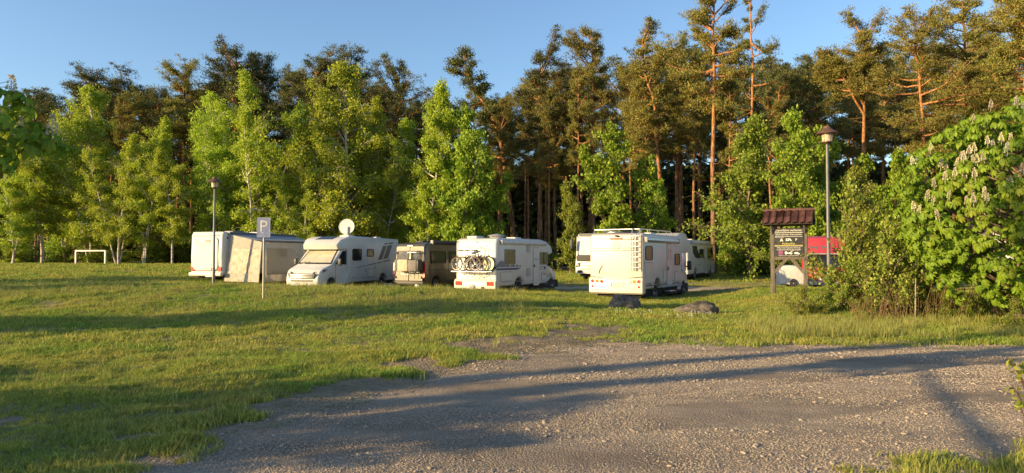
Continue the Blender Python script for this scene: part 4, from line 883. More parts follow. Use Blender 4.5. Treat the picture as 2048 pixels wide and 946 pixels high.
def bicycle(label, frame_m, tyre_m, loc, flip=1, cover=None):
    root = thing('bicycle', label, 'bicycle', loc, BH.rotation_euler.z, 'bicycles on the rear rack'); r = 0.335
    for xx in (-0.53, 0.53):
        bm = nb(); torus(bm, (flip * xx, 0, r), (0, 1, 0), r - 0.025, 0.026, 30, 7); w = obj('wheel', bm, tyre_m, root)
        bm = nb(); torus(bm, (flip * xx, 0, r), (0, 1, 0), r - 0.055, 0.010, 26, 5)
        for k in range(10):
            a = 2 * math.pi * k / 10; rod(bm, (flip * xx, 0, r), (flip * xx + (r - 0.05) * math.cos(a), 0, r + (r - 0.05) * math.sin(a)), 0.0035, 3)
        rod(bm, (flip * xx, -0.05, r), (flip * xx, 0.05, r), 0.03, 8); obj('spokes', bm, ALU, w)
        bm = nb(); torus(bm, (flip * xx, 0, r), (0, 1, 0), r + 0.02, 0.016, 26, 4); bmesh.ops.delete(bm, geom=[v for v in bm.verts if v.co.z < r + 0.08], context='VERTS'); obj('mudguard', bm, BLACK, root)
    f = flip; P = lambda a, z: (f * a, 0, z); bb, seat, head, hub = P(-0.08, 0.30), P(-0.24, 0.78), P(0.34, 0.80), P(-0.53, r)
    bm = nb(); rod(bm, bb, seat, 0.022); rod(bm, bb, P(0.37, 0.68), 0.030); rod(bm, P(-0.2, 0.66), P(0.34, 0.78), 0.02); rod(bm, P(0.37, 0.64), P(0.31, 0.92), 0.024)
    for s in (-0.05, 0.05):
        a = Vector((0, s, 0)); rod(bm, Vector(bb) + a * .6, Vector(hub) + a, 0.012, 5); rod(bm, Vector(P(-0.22, 0.70)) + a * .4, Vector(hub) + a, 0.010, 5); rod(bm, Vector(P(0.38, 0.62)) + a, Vector(P(0.53, r)) + a, 0.014, 5)
    obj('frame', bm, frame_m, root)
    bm = nb(); rod(bm, seat, P(-0.28, 0.95), 0.014); box(bm, P(-0.28, 0.975), (0.26, 0.15, 0.06), 0.025, 3); obj('saddle', bm, BLACK, root)
    bm = nb(); path_rod(bm, [P(0.31, 0.92), P(0.29, 1.06), (f * 0.27, -0.22, 1.10), (f * 0.16, -0.30, 1.09)], 0.013, 6); path_rod(bm, [P(0.29, 1.06), (f * 0.27, 0.22, 1.10), (f * 0.16, 0.30, 1.09)], 0.013, 6); obj('handlebar', bm, BLACK, root)
    bm = nb(); box(bm, P(0.10, 0.52), (0.36, 0.075, 0.095), 0.02, 2, Matrix.Rotation(-f * R(38), 4, 'Y')); obj('battery', bm, BLACK, root)
    bm = nb(); lathe(bm, [(0.10, -0.012), (0.10, 0.012)], 18, Matrix.Translation(bb) @ Matrix.Rotation(R(90), 4, 'X')); rod(bm, P(-0.08, 0.30), (f * 0.02, -0.08, 0.16), 0.012, 5); rod(bm, (f * 0.02, -0.16, 0.16), (f * 0.02, -0.06, 0.16), 0.02, 6); obj('crank', bm, DGREY, root)
    bm = nb()
    for s in (-0.06, 0.06): path_rod(bm, [(f * -0.30, s, 0.74), (f * -0.72, s, 0.74), (f * -0.53, s, r)], 0.008, 5)
    obj('luggage_rack', bm, BLACK, root)
    if cover:
        bm = nb(); lathe(bm, [(0.02, -0.035), (r * 0.9, -0.03), (r * 0.98, 0), (r * 0.9, 0.03), (0.02, 0.035)], 24, Matrix.Translation((f * 0.53, 0, r)) @ Matrix.Rotation(R(90), 4, 'X')); obj('wheel_cover', bm, cover, root)
    return root
def on_bh(x, y, z):
    v = BH.matrix_basis @ Vector((x, y, z)); return (v.x, v.y, v.z)
bpy.context.view_layer.update()
TAN = mat('tan_tyre', (0.16, 0.10, 0.06), 0.8, var=0.2); SILV = mat('silver_frame', (0.55, 0.54, 0.52), 0.35, 0.4, var=0.08); DFR = mat('dark_frame', (0.05, 0.045, 0.05), 0.4, 0.2); WFR = mat('white_frame', (0.7, 0.69, 0.64), 0.4)
bicycle('silver bicycle with tan tyres outermost on the motorhome rack', SILV, TAN, on_bh(-0.20, -0.46, 1.19), 1)
bicycle('dark bicycle hanging in the middle of the rack, behind the silver one', DFR, TAN, on_bh(0.02, -0.30, 1.19), 1)
bicycle('white bicycle with a covered front wheel, innermost on the rack', WFR, BLACK, on_bh(0.30, -0.14, 1.19), 1, mat('pale_wheel_cover', (0.70, 0.70, 0.45), 0.6))

# ---------------------------------------------------------------- 3: brown camper van, rear to the camera
def brown_van():
    t = vehicle('brown_camper_van', 'brown metallic camper van with covered luggage box on its rear doors', 'van', 851, 34.6, 27, (1.0, 0, 0), -0.08)
    x = 1.0
    prof = [(0.06, 0.36), (0.02, 1.25), (0.10, 2.25), (0.22, 2.46), (0.5, 2.54), (4.1, 2.54), (4.25, 2.16)]; front = 5.9
    prof += [(front - s, z) for s, z in [(1.62, 2.10), (0.94, 1.40), (0.36, 1.16), (0.10, 0.98), (0.02, 0.70), (0.05, 0.34)]] + arch(front - 0.98, 0.40, 0.34) + arch(1.02, 0.40, 0.36)
    bm = nb(); prism(bm, prof, -x, x, 0.13, 4)
    for v in bm.verts:
        if v.co.z > 1.3: v.co.x *= 1 - 0.10 * (v.co.z - 1.3) / 1.3
    taper(bm, front, 0.15); obj('body', bm, BROWN, t); underbody(t, 0.3, 5.6, 1.7)
    S = ((1, 0, 0), (0, 0.085, 1)); yb = lambda z: 0.02 + 0.08 * (z - 1.25)
    for s in (-1, 1):
        d = poly(t, 'rear_door', S, (s * 0.435, yb(1.4), 1.4), rrect(0.82, 1.86, 0.06), mat('sunlit_brown_paint', (0.105, 0.09, 0.07), 0.45, 0.1, var=0.06, coat=0.1), 0.02)  # lighter copy of the body brown, sunlight on the rear painted in
        pane(d, S, (s * 0.43, yb(1.83) - 0.02, 1.83), 0.66, 0.52, GLASS, 0.06)
        bm = nb(); box(bm, (s * 0.80, yb(1.25) - 0.04, 2.0), (0.05, 0.06, 0.12), 0.01); box(bm, (s * 0.80, yb(0.7) - 0.04, 0.75), (0.05, 0.06, 0.12), 0.01); obj('hinge', bm, BLACK, d)
        poly(t, 'tail_light', S, (s * 0.925, yb(1.12) - 0.005, 1.12), rrect(0.13, 0.78, 0.05), REDL, 0.035)
    bm = nb(); box(bm, (0, -0.04, 0.46), (1.96, 0.22, 0.24), 0.06, 3); obj('rear_bumper', bm, BLACK, t)
    plate(t, 'rear', (-0.28, yb(0.92) - 0.03, 0.92), 'KI·FO 427')
    panel(t, 'brake_light', S, (0, yb(2.36) - 0.01, 2.36), 0.34, 0.05, REDL, 0.02, 0.03, False)
    bm = nb()
    for xx in (0.0, 0.55): path_rod(bm, [(xx, yb(2.1) - 0.04, 2.1), (xx, -0.16, 2.08), (xx, -0.22, 1.05), (xx, -0.5, 1.02)], 0.018, 6)
    rod(bm, (0.0, -0.16, 2.02), (0.55, -0.16, 2.02), 0.018, 6); rod(bm, (-0.1, -0.3, 1.02), (0.85, -0.3, 1.02), 0.018, 6)
    for xx in (0.05, 0.3, 0.55): path_rod(bm, [(xx, -0.4, 1.02), (xx + 0.06, -0.36, 0.78)], 0.012, 5)
    obj('carrier_frame', bm, ALU, t)
    bm = nb(); box(bm, (-0.05, -0.34, 1.36), (0.64, 0.40, 0.60), 0.05, 3); bx = obj('box_middle', bm, BAGB, t)
    for xc, w, m in ((-0.47, 0.20, BAGG), (0.52, 0.54, BAGG), (0.86, 0.16, BLACK)):
        bm = nb(); box(bm, (xc, -0.33, 1.35), (w, 0.38, 0.58), 0.05, 3); obj('box_side', bm, m, bx)
    bm = nb(); box(bm, (-0.05, -0.34, 1.67), (1.0, 0.30, 0.03), 0.01); obj('box_strap', bm, BLACK, bx)
    bm = nb(); box(bm, (0.62, -0.12, 0.30), (0.30, 0.16, 0.18), 0.05, 3, Matrix.Rotation(R(20), 4, 'Y')); obj('white_vent_cover', bm, WHITE2, t)
    xr = lambda z: x * (1 - 0.10 * (max(z, 1.3) - 1.3) / 1.3); SR = ((0, 1, 0), (-0.077, 0, 1))
    pane(t, SR, (xr(1.78) + 0.004, 1.25, 1.78), 1.35, 0.62, GLASS, 0.07); pane(t, SR, (xr(1.78) + 0.004, 3.0, 1.78), 1.30, 0.62, GLASS, 0.07)
    poly(t, 'side_window', SR, (xr(1.7) + 0.002, 4.35, 1.7), [(-0.42, -0.34), (0.55, -0.32), (0.05, 0.30), (-0.12, 0.36), (-0.42, 0.36)], GLASS, 0.012)
    bm = nb()
    for yy in (0.42, 2.2, 3.75): rod(bm, (xr(1.3), yy, 0.55), (xr(1.3), yy, 1.3), 0.008, 4); rod(bm, (xr(1.3), yy, 1.3), (xr(2.3), yy, 2.3), 0.008, 4)
    rod(bm, (x, 0.3, 1.12), (x, 4.6, 1.12), 0.010, 4); rod(bm, (x, 1.5, 0.52), (x, 4.4, 0.52), 0.03, 5); obj('panel_seam', bm, BLACK, t)
    awning_case(t, 0.88, 0.7, 3.9, 2.56, BLACK); roof_vent(t, 0.1, 1.0, 2.53, 0.55, 0.55, 0.1, BLACK); roof_vent(t, 0.2, 2.4, 2.53, 0.6, 0.6, 0.14)
    ws = poly(t, 'windscreen', ((-1, 0, 0), (0, -0.68, 0.70)), (0, front - 1.28, 1.76), [(-0.85, -0.42), (0.85, -0.42), (0.74, 0.42), (-0.74, 0.42)], GLASS, 0.012)
    mirror(t, 0.97, 4.75, 1.42, 1)
    for s in (-1, 1): wheel(t, s * 0.88, 1.02, s); wheel(t, s * 0.86, front - 0.98, s)
brown_van()

# ---------------------------------------------------------------- 4: white semi-integrated motorhome with the dish, front to the camera
def dish_home():
    L = 7.4
    t = vehicle('dish_motorhome', 'white motorhome facing the camera with a round satellite dish on its roof', 'motorhome', 645, 33.4, 200, (-1.08, L - 0.15, 0), -0.05); t.scale = (1.08, 1.0, 1.0)
    x = 1.14; yb = L - 2.2
    prof = [(0.0, 0.40), (0.0, 2.60), (0.06, 2.76), (4.4, 2.82), (yb - 0.15, 2.80), (yb + 0.5, 2.62), (yb + 0.78, 2.36), (yb + 0.70, 2.12), (yb + 0.02, 2.10), (yb, 0.40)] + arch(1.75, 0.40, 0.40)
    bm = nb(); prism(bm, prof, -x, x, 0.09, 4)
    for v in bm.verts:
        if v.co.y > yb + 0.1: v.co.x *= 1 - 0.16 * (v.co.y - yb - 0.1) / 0.7
    obj('body', bm, WHITE, t); underbody(t, 0.3, L - 0.3, 1.85)
    c = cab(t, L, 2.0, WHITE, BLIND)
    sk = poly(t, 'skylight', ((-1, 0, 0), (0, -0.65, 0.20)), (0, yb + 0.20, 2.70), [(-0.50, -0.26), (0.50, -0.26), (0.44, 0.30), (-0.44, 0.30)], GLASS, 0.014)
    text('lettering', 'MALIBU', (0.2, yb + 0.67, 2.42), ((-1, 0, 0), (0, -0.28, 0.26)), 0.10, mat('faint_lettering', (0.45, 0.36, 0.28), 0.5), t)
    pane(t, 'left', (-x, yb - 0.75, 1.85), 0.82, 0.58, GLASS, 0.07); pane(t, 'left', (-x, yb - 2.05, 1.95), 0.62, 0.38, GLASS, 0.06)
    sl = lambda a, z: (-(a - 2.6), z - 1.5)                       # y, z to plane coordinates of the left side
    for A in ([(yb - 0.62, 1.14), (yb - 1.62, 1.25), (yb - 1.62, 1.285), (yb - 0.62, 1.16)], [(yb - 1.75, 1.26), (yb - 2.65, 1.36), (yb - 2.65, 1.405), (yb - 1.75, 1.30)],
              [(yb - 2.78, 1.37), (yb - 3.32, 1.43), (yb - 3.32, 1.485), (yb - 2.78, 1.42)], [(yb - 3.44, 1.44), (yb - 4.12, 1.51), (yb - 4.12, 1.58), (yb - 3.44, 1.50)]):
        poly(t, 'side_stripe', 'left', (-x, 2.6, 1.5), [sl(*p) for p in A], DGREY, 0.007)
    for A in ([(yb - 2.85, 1.55), (yb - 3.30, 1.60), (yb - 3.78, 2.36), (yb - 3.40, 2.34)], [(yb - 3.42, 1.61), (yb - 3.92, 1.66), (yb - 4.42, 2.42), (yb - 3.90, 2.38)], [(yb - 3.50, 2.43), (yb - 3.84, 2.45), (yb - 3.90, 2.52), (yb - 3.56, 2.50)], [(yb - 3.98, 2.46), (yb - 4.5, 2.50), (yb - 4.56, 2.58), (yb - 4.02, 2.53)]):
        poly(t, 'grey_flash', 'left', (-x, 2.6, 1.5), [sl(*p) for p in A], DGREY, 0.007)
    panel(t, 'service_hatch', 'left', (-x, yb - 2.15, 0.86), 0.62, 0.42, WHITE, 0.05); panel(t, 'water_cap', 'left', (-x, yb - 1.62, 1.02), 0.12, 0.14, WHITE2, 0.03, 0.03)
    bm = nb(); box(bm, (-x - 0.03, yb - 2.62, 1.18), (0.06, 0.14, 0.20), 0.03); path_rod(bm, [(-x - 0.05, yb - 2.64, 1.1), (-x - 0.08, yb - 2.70, 0.7), (-x - 0.03, yb - 2.6, 0.4)], 0.012, 5); obj('power_inlet', bm, WHITE2, t)
    for yy in (yb - 0.45, yb - 4.3): panel(t, 'side_reflector', 'left', (-x, yy, 0.68), 0.12, 0.05, ORANGEL, 0.01, 0.012, False)
    poly(t, 'skirt_line', 'left', (-x, 2.5, 0.62), rrect(4.6, 0.02, 0.006), GREY)
    bm = nb(); prism(bm, [(yb + 0.35, 0.36), (yb + 0.30, 0.60), (yb - 0.1, 1.1), (yb - 0.1, 0.36)], -x + 0.01, -0.97, 0.03, 2); obj('skirt_corner', bm, WHITE, t)
    roof_vent(t, 0.0, 3.5, 2.80, 0.6, 0.6, 0.1); roof_vent(t, -0.3, 1.2, 2.78, 0.5, 0.5, 0.1)
    bm = nb(); box(bm, (0.1, 2.2, 2.84), (1.1, 1.3, 0.05), 0.01); obj('solar_panel', bm, SOLAR, t)
    # satellite dish, facing out of the picture towards the camera side
    M = Matrix.Translation((-0.45, 4.25, 3.34)) @ Vector((-0.19, 0.97, 0.10)).to_track_quat('Z', 'Y').to_matrix().to_4x4()
    bm = nb(); lathe(bm, [(0.41, 0.07), (0.40, 0.085), (0.30, 0.045), (0.15, 0.02), (0.01, 0.012), (0.01, -0.012), (0.2, 0.0), (0.42, 0.055)], 32, M); ds = obj('satellite_dish', bm, WHITE2, t)
    bm = nb(); rod(bm, (-0.45, 4.22, 2.80), (-0.45, 4.22, 3.20), 0.05, 8); box(bm, (-0.45, 4.2, 2.86), (0.4, 0.45, 0.1), 0.03); obj('dish_mount', bm, WHITE2, ds)
    bm = nb(); box(bm, M @ Vector((0.0, -0.22, 0.12)), (0.20, 0.44, 0.06), 0.01, 2, M.to_3x3().to_4x4()); obj('dish_arm', bm, WHITE2, ds)
    plate(t, 'front', (0, L + 0.005, 0.42), 'WES·M 318')
    for s in (-1, 1): wheel(t, s * 0.92, 1.75, s); wheel(t, s * 0.89, L - 0.98, s)
dish_home()

# ---------------------------------------------------------------- 5: white motorhome with awning tent
def awning_home():
    t = vehicle('awning_motorhome', 'white motorhome with blue grey awning and tent walls, leftmost of the parked vehicles', 'motorhome', 446, 38.2, 20, (1.15, 0, 0), 0.02)
    x = 1.15
    prof = [(0.0, 0.42), (-0.04, 1.4), (0.0, 2.66), (0.10, 2.84), (6.0, 2.84), (6.8, 2.6), (7.3, 1.6), (7.4, 0.42)] + arch(6.2, 0.40, 0.42) + arch(1.9, 0.40, 0.42)
    bm = nb(); prism(bm, prof, -x, x, 0.12, 4); obj('body', bm, WHITE, t); underbody(t, 0.3, 7.1, 1.9)
    bm = nb(); box(bm, (0, -0.05, 0.45), (2.34, 0.22, 0.22), 0.06, 3); obj('rear_bumper', bm, WHITE, t)
    panel(t, 'rear_panel', 'rear', (-0.05, -0.035, 1.60), 1.75, 1.85, WHITE2, 0.22, 0.03)
    bm = nb(); box(bm, (-0.05, -0.02, 2.62), (1.9, 0.05, 0.05), 0.02); obj('rear_groove', bm, GREY, t)
    lg = poly(t, 'crest_logo', 'rear', (0.15, -0.065, 2.28), [(-0.22, 0.10), (-0.16, -0.02), (0, -0.14), (0.16, -0.02), (0.22, 0.10)], DGREY); disc(lg, 'logo_field', 'rear', (0.15, -0.072, 2.22), 0.06, WHITE, 0.006)
    bm = nb(); path_rod(bm, [(-0.75, -0.07, 2.36), (-0.62, -0.07, 2.10), (0.35, -0.07, 2.08)], 0.008, 4); obj('trim_line', bm, DGREY, t)
    bm = nb(); path_rod(bm, [(-0.95, -0.06, 0.92), (-0.78, -0.06, 0.68), (0.70, -0.06, 0.66), (0.95, -0.06, 0.9)], 0.014, 5); obj('bumper_line', bm, DGREY, t)
    text('lettering', 'i 7.0', (-0.72, -0.068, 1.18), 'rear', 0.11, DGREY, t, align='LEFT')
    for s in (-1, 1):
        p = poly(t, 'tail_light', 'rear', (s * 0.96, -0.03, 0.74), [(-0.14, 0.12), (-0.10, -0.12), (0.12, -0.12), (0.14, 0.08)] if s < 0 else [(-0.14, 0.08), (-0.12, -0.12), (0.10, -0.12), (0.14, 0.12)], REDL, 0.03)
    plate(t, 'rear', (0.15, -0.075, 0.74), 'HF·LK 770')
    bm = nb(); box(bm, (0.4, -0.16, 0.34), (0.5, 0.2, 0.10), 0.03); obj('white_step', bm, WHITE2, t)
    bm = nb(); box(bm, (x + 0.012, 0.35, 2.50), (0.02, 0.10, 0.14), 0.02); obj('marker_light', bm, BLACK, t)
    roof_vent(t, 0.3, 1.8, 2.83, 0.7, 0.9, 0.12, DGREY); roof_vent(t, 0.2, 4.2, 2.83, 0.9, 1.2, 0.12); roof_vent(t, -0.4, 3.0, 2.83)
    awning_case(t, x, 0.40, 6.2, 2.76, DGREY)
    pane(t, 'right', (x, 2.3, 1.75), 1.0, 0.55, GLASS, 0.07); pane(t, 'right', (x, 5.0, 1.75), 0.9, 0.6, GLASS, 0.07); panel(t, 'entry_door', 'right', (x, 3.7, 1.35), 0.62, 1.85, WHITE, 0.06, 0.014)
    # awning cloth: slopes down to a front rail 2.5 m out
    bm = nb(); y0, y1, xo, zi, zo = 0.55, 6.1, x + 2.35, 2.72, 2.3
    a = [bm.verts.new((x + 0.1 + (xo - x - 0.1) * k / 6, y, zi + (zo - zi) * k / 6 - 0.05 * math.sin(math.pi * k / 6))) for y in (y0, y1) for k in range(7)]
    for k in range(6): bm.faces.new((a[k], a[k + 1], a[k + 8], a[k + 7]))
    bmesh.ops.solidify(bm, geom=bm.faces[:], thickness=0.02); aw = obj('awning_roof', bm, AWN, t)
    bm = nb(); box(bm, (xo, (y0 + y1) / 2, zo), (0.09, y1 - y0 + 0.1, 0.12), 0.02); obj('front_rail', bm, DGREY, aw)
    bm = nb()
    for yy in (y0 + 0.05, y1 - 0.05): rod(bm, (xo - 0.03, yy, 0.0), (xo - 0.03, yy, zo), 0.025, 6)
    obj('awning_leg', bm, ALU, aw)
    def cloth_wall(pts, hole, nm):                              # wall sheet with a clear vinyl window
        bm = nb(); P = [bm.verts.new(p) for p in pts]; H = [bm.verts.new(p) for p in hole]
        for i in range(4): bm.faces.new((P[i], P[(i + 1) % 4], H[(i + 1) % 4], H[i]))
        bmesh.ops.solidify(bm, geom=bm.faces[:], thickness=0.012); w = obj(nm, bm, CLOTH, t)
        n = 14; bm = nb(); H = [Vector(p) for p in hole]; nrm = (H[1] - H[0]).cross(H[3] - H[0]).normalized(); rr = random.Random(4); V = []
        for i in range(n + 1):
            for j in range(n + 1):
                q = H[0].lerp(H[1], i / n).lerp(H[3].lerp(H[2], i / n), j / n); e = min(i, j, n - i, n - j) > 0
                V.append(bm.verts.new(q + nrm * (0.012 * math.sin(1.3 * i + 0.9 * j) + rr.uniform(-.007, .007)) * e))
        for i in range(n):
            for j in range(n): bm.faces.new((V[i * (n + 1) + j], V[(i + 1) * (n + 1) + j], V[(i + 1) * (n + 1) + j + 1], V[i * (n + 1) + j + 1]))
        obj('vinyl_window', bm, VINYL, w); return w
    yb = y0 - 0.45                                              # the side wall leans out towards the camera at its foot
    lp = lambda u, z: (x + 0.08 + (xo - x - 0.08) * u, y0 - 0.15 - 0.25 * (1 - z / 2.4), z)
    top = lambda u: zi - 0.03 + (zo - zi) * u
    cloth_wall([lp(-0.06, 0.05), lp(1.0, 0.02), lp(1.0, top(1) - 0.02), lp(0.02, top(0))], [lp(0.14, 0.55), lp(0.93, 0.50), lp(0.96, 1.82), lp(0.16, 1.90)], 'awning_side_wall')
    fp = lambda y, z: (xo - 0.01, y, z)
    ym = 3.7
    cloth_wall([fp(y0 + 0.05, 0.03), fp(ym, 0.03), fp(ym, zo - 0.06), fp(y0 + 0.05, zo - 0.06)], [fp(y0 + 0.25, 0.42), fp(ym - 0.25, 0.42), fp(ym - 0.25, 1.92), fp(y0 + 0.25, 1.92)], 'awning_front_wall')
    cloth_wall([fp(ym + 0.04, 0.03), fp(y1 - 0.05, 0.03), fp(y1 - 0.05, zo - 0.06), fp(ym + 0.04, zo - 0.06)], [fp(ym + 0.25, 0.42), fp(y1 - 0.25, 0.42), fp(y1 - 0.25, 1.92), fp(ym + 0.25, 1.92)], 'awning_front_wall')
    for s in (-1, 1): wheel(t, s * 0.92, 1.9, s); wheel(t, s * 0.92, 6.2, s)
    # camping table and chairs inside the tent
    c, s_ = math.cos(-R(20)), math.sin(-R(20)); W = lambda lx, ly: (t.location.x + c * lx - s_ * ly, t.location.y + s_ * lx + c * ly)
    tb = thing('camping_table', 'grey folding camping table standing inside the awning tent', 'table', (*W(x + 1.2, 2.2), t.location.z), -R(20))
    bm = nb(); box(bm, (0, 0, 0.72), (0.7, 1.1, 0.03), 0.01); obj('table_top', bm, GREY, tb)
    for sx in (-1, 1):
        for sy in (-1, 1): bm = nb(); rod(bm, (sx * 0.3, sy * 0.5, 0), (sx * 0.3, sy * 0.5, 0.71), 0.018, 6); obj('leg', bm, ALU, tb)
awning_home()

# ---------------------------------------------------------------- 6, 7: two motorhomes across the path
def liner():
    L = 8.0; t = vehicle('coach_motorhome', 'tall white coach style motorhome peeping out left of the alcove motorhome', 'motorhome', 1150, 46.5, 206, (1.2, L, 0), 0)
    x = 1.2; prof = [(0, 0.45), (0, 3.0), (0.15, 3.15), (L - 0.6, 3.15), (L - 0.25, 3.0), (L - 0.12, 1.55), (L, 1.15), (L, 0.42)] + arch(L - 1.5, 0.46, 0.42) + arch(2.2, 0.46, 0.45)
    bm = nb(); prism(bm, prof, -x, x, 0.12, 4); obj('body', bm, WHITE, t); underbody(t, 0.3, L - 0.4, 2.0)
    ws = poly(t, 'windscreen', ((-1, 0, 0), (0, -0.1, 1)), (0, L - 0.185, 2.15), rrect(2.16, 1.42, 0.15), GLASS, 0.014); poly(ws, 'sun_blind', ((-1, 0, 0), (0, -0.1, 1)), (0, L - 0.175, 2.2), rrect(1.98, 1.05, 0.1), mat('pale_blind', (0.48, 0.55, 0.58), 0.2, coat=0.7), 0.02)
    panel(t, 'roof_brow', 'front', (0, L - 0.32, 3.02), 2.0, 0.18, DGREY, 0.05, 0.10, False)
    poly(t, 'black_nose', 'front', (0, L - 0.10, 1.45), rrect(2.2, 0.42, 0.1), BLACK, 0.08)
    for k in range(4): bm = nb(); box(bm, (0, L + 0.02, 0.74 + k * 0.10), (1.5, 0.05, 0.05), 0.015); obj('grille_bar', bm, ALU if k % 2 else GREY, t)
    for s in (-1, 1):
        h = poly(t, 'headlight', 'front', (s * 0.98, L, 1.0), [(-0.16, -0.14), (0.14, -0.1), (0.16, 0.18), (-0.06, 0.12)], BLACK, 0.03); disc(h, 'headlight_lens', 'front', (s * 0.98, L + 0.03, 1.0), 0.07, CLEARL, 0.02)
        bm = nb(); path_rod(bm, [(s * 1.1, L - 0.3, 3.0), (s * 1.32, L + 0.15, 2.95), (s * 1.36, L + 0.2, 2.7)], 0.04, 6); box(bm, (s * 1.36, L + 0.2, 2.4), (0.2, 0.16, 0.7), 0.05, 3); obj('mirror', bm, BLACK, t)
        panel(t, 'fog_light', 'front', (s * 0.85, L, 0.56), 0.36, 0.18, BLACK, 0.05, 0.02, False)
        wheel(t, s * 0.98, L - 1.5, s, 0.40); wheel(t, s * 0.98, 2.2, s, 0.40)
    pane(t, 'left', (-x, L - 2.8, 2.0), 1.6, 0.8, GLASS, 0.08)
liner()
def striped_home():
    t = vehicle('striped_motorhome', 'white integrated motorhome with black stripes, seen behind the alcove motorhome cab', 'motorhome', 1376, 45.5, 31, (1.14, 0, 0), 0)
    x = 1.14; L = 6.9; prof = [(0, 0.42), (0, 2.6), (0.1, 2.76), (L - 1.1, 2.76), (L - 0.5, 2.45), (L - 0.2, 1.45), (L, 1.1), (L, 0.4)] + arch(L - 1.05, 0.42, 0.40) + arch(1.9, 0.42, 0.42)
    bm = nb(); prism(bm, prof, -x, x, 0.12, 4); obj('body', bm, WHITE, t); underbody(t, 0.3, L - 0.4, 1.9)
    poly(t, 'black_flash', 'right', (x, 1.6, 2.0), [(-0.6, 0.35), (-0.45, -0.15), (0.1, -0.45), (1.1, -0.55), (1.0, -0.2), (0.6, 0.1), (0.45, 0.36)], BLACK, 0.012)
    poly(t, 'side_window', 'right', (x, L - 1.35, 1.85), [(-0.75, -0.35), (0.85, -0.35), (0.55, 0.42), (-0.75, 0.42)], GLASS, 0.014); pane(t, 'right', (x, 3.2, 1.85), 1.0, 0.55, GLASS, 0.06)
    for z, h in ((1.42, 0.05), (1.33, 0.03)): poly(t, 'side_stripe', 'right', (x, 3.6, z), [(-2.2, 0.3), (2.9, -h), (2.9, 0), (-2.2, 0.3 + h)], DGREY)
    panel(t, 'entry_door', 'right', (x, L - 2.5, 1.3), 0.62, 1.8, WHITE, 0.06, 0.012); panel(t, 'locker_door', 'right', (x, 2.6, 0.85), 0.7, 0.4, WHITE, 0.03); panel(t, 'service_hatch', 'right', (x, 1.0, 0.95), 0.4, 0.3, WHITE, 0.03)
    awning_case(t, x, 0.6, 4.8, 2.58, WHITE2); roof_vent(t, 0.3, 1.5, 2.75); roof_vent(t, 0.2, 3.5, 2.75)
    bm = nb(); path_rod(bm, [(1.1, L - 0.6, 2.5), (1.3, L - 0.2, 2.5), (1.34, L - 0.15, 2.3)], 0.03, 6); box(bm, (1.34, L - 0.15, 2.05), (0.18, 0.14, 0.5), 0.04, 3); obj('mirror', bm, BLACK, t)
    for s in (-1, 1): wheel(t, s * 0.93, 1.9, s); wheel(t, s * 0.93, L - 1.05, s)
striped_home()

# ---------------------------------------------------------------- 8: red van, 9: white motorhome behind the chestnut
def red_van():
    t = vehicle('red_van', 'red van with animal silhouettes on its tailgate, behind the notice board', 'van', 1603, 33.0, 23, (-1.0, 0, 0), 0)
    x = 1.0; prof = [(0.02, 0.40), (0.0, 1.05), (0.06, 1.15), (0.22, 1.82), (0.02, 1.90), (0.28, 2.62), (0.5, 2.72), (3.7, 2.72), (4.2, 2.2), (4.5, 1.9), (5.1, 1.25), (5.5, 1.0), (5.55, 0.4)] + arch(4.6, 0.38, 0.40) + arch(1.0, 0.38, 0.40)
    bm = nb(); prism(bm, prof, -x, x, 0.07, 3); taper(bm, 5.55, 0.12); obj('body', bm, RED, t); underbody(t, 0.3, 5.2, 1.7)
    S = ((1, 0, 0), (0, 0.24, 1)); pane(t, S, (0.02, 0.13, 1.48), 1.62, 0.56, GLASS, 0.06); S2 = ((1, 0, 0), (0, 0.36, 1))
    bm = nb(); box(bm, (0, -0.01, 1.86), (1.9, 0.06, 0.06), 0.02); obj('gutter', bm, GREY, t)
    for s in (-1, 1): panel(t, 'tail_light', S, (s * 0.92, 0.12, 1.42), 0.13, 0.60, REDL, 0.03, 0.03, False); bm = nb(); box(bm, (s * 0.86, 0.0, 0.8), (0.10, 0.06, 0.14), 0.02); obj('hinge', bm, BLACK, t)
    panel(t, 'lower_tailgate', 'rear', (0, 0.0, 0.86), 1.6, 0.34, mat('orange_red_paint', (0.50, 0.10, 0.06), 0.35, coat=0.5), 0.04); bm = nb(); box(bm, (0, -0.06, 0.45), (1.98, 0.22, 0.20), 0.05, 3); obj('rear_bumper', bm, GREY, t)
    text('lettering', 'FORD', (-0.48, -0.014, 0.94), 'rear', 0.11, WHITE2, t); plate(t, 'rear', (0, -0.01, 0.66), 'DEL·T 36')
    dog = [(-0.22, 0.05), (-0.24, 0.10), (-0.17, 0.12), (-0.10, 0.07), (0.12, 0.07), (0.22, 0.12), (0.16, 0.04), (0.14, -0.09), (0.10, -0.09), (0.08, -0.01), (-0.08, -0.01), (-0.11, -0.09), (-0.15, -0.09), (-0.14, 0.02)]
    for o, k in (((-0.45, 0.115, 2.15), 1.0), ((0.05, 0.115, 2.15), 1.0)): poly(t, 'animal_silhouette', S2, o, [(p[0] * k, p[1] * k) for p in dog][::-1], DGREY, 0.008)
    bm = nb()
    for z in (2.0, 2.12): path_rod(bm, [(0.35, 0.0, z), (0.35, -0.22, z), (0.98, -0.22, z), (0.98, 0.0, z)], 0.025, 6)
    obj('rear_carrier', bm, BLACK, t); pane(t, 'right', (x, 1.6, 1.5), 1.1, 0.5, GLASS, 0.06)
    for s in (-1, 1): wheel(t, s * 0.88, 1.0, s); wheel(t, s * 0.86, 4.6, s)
red_van()
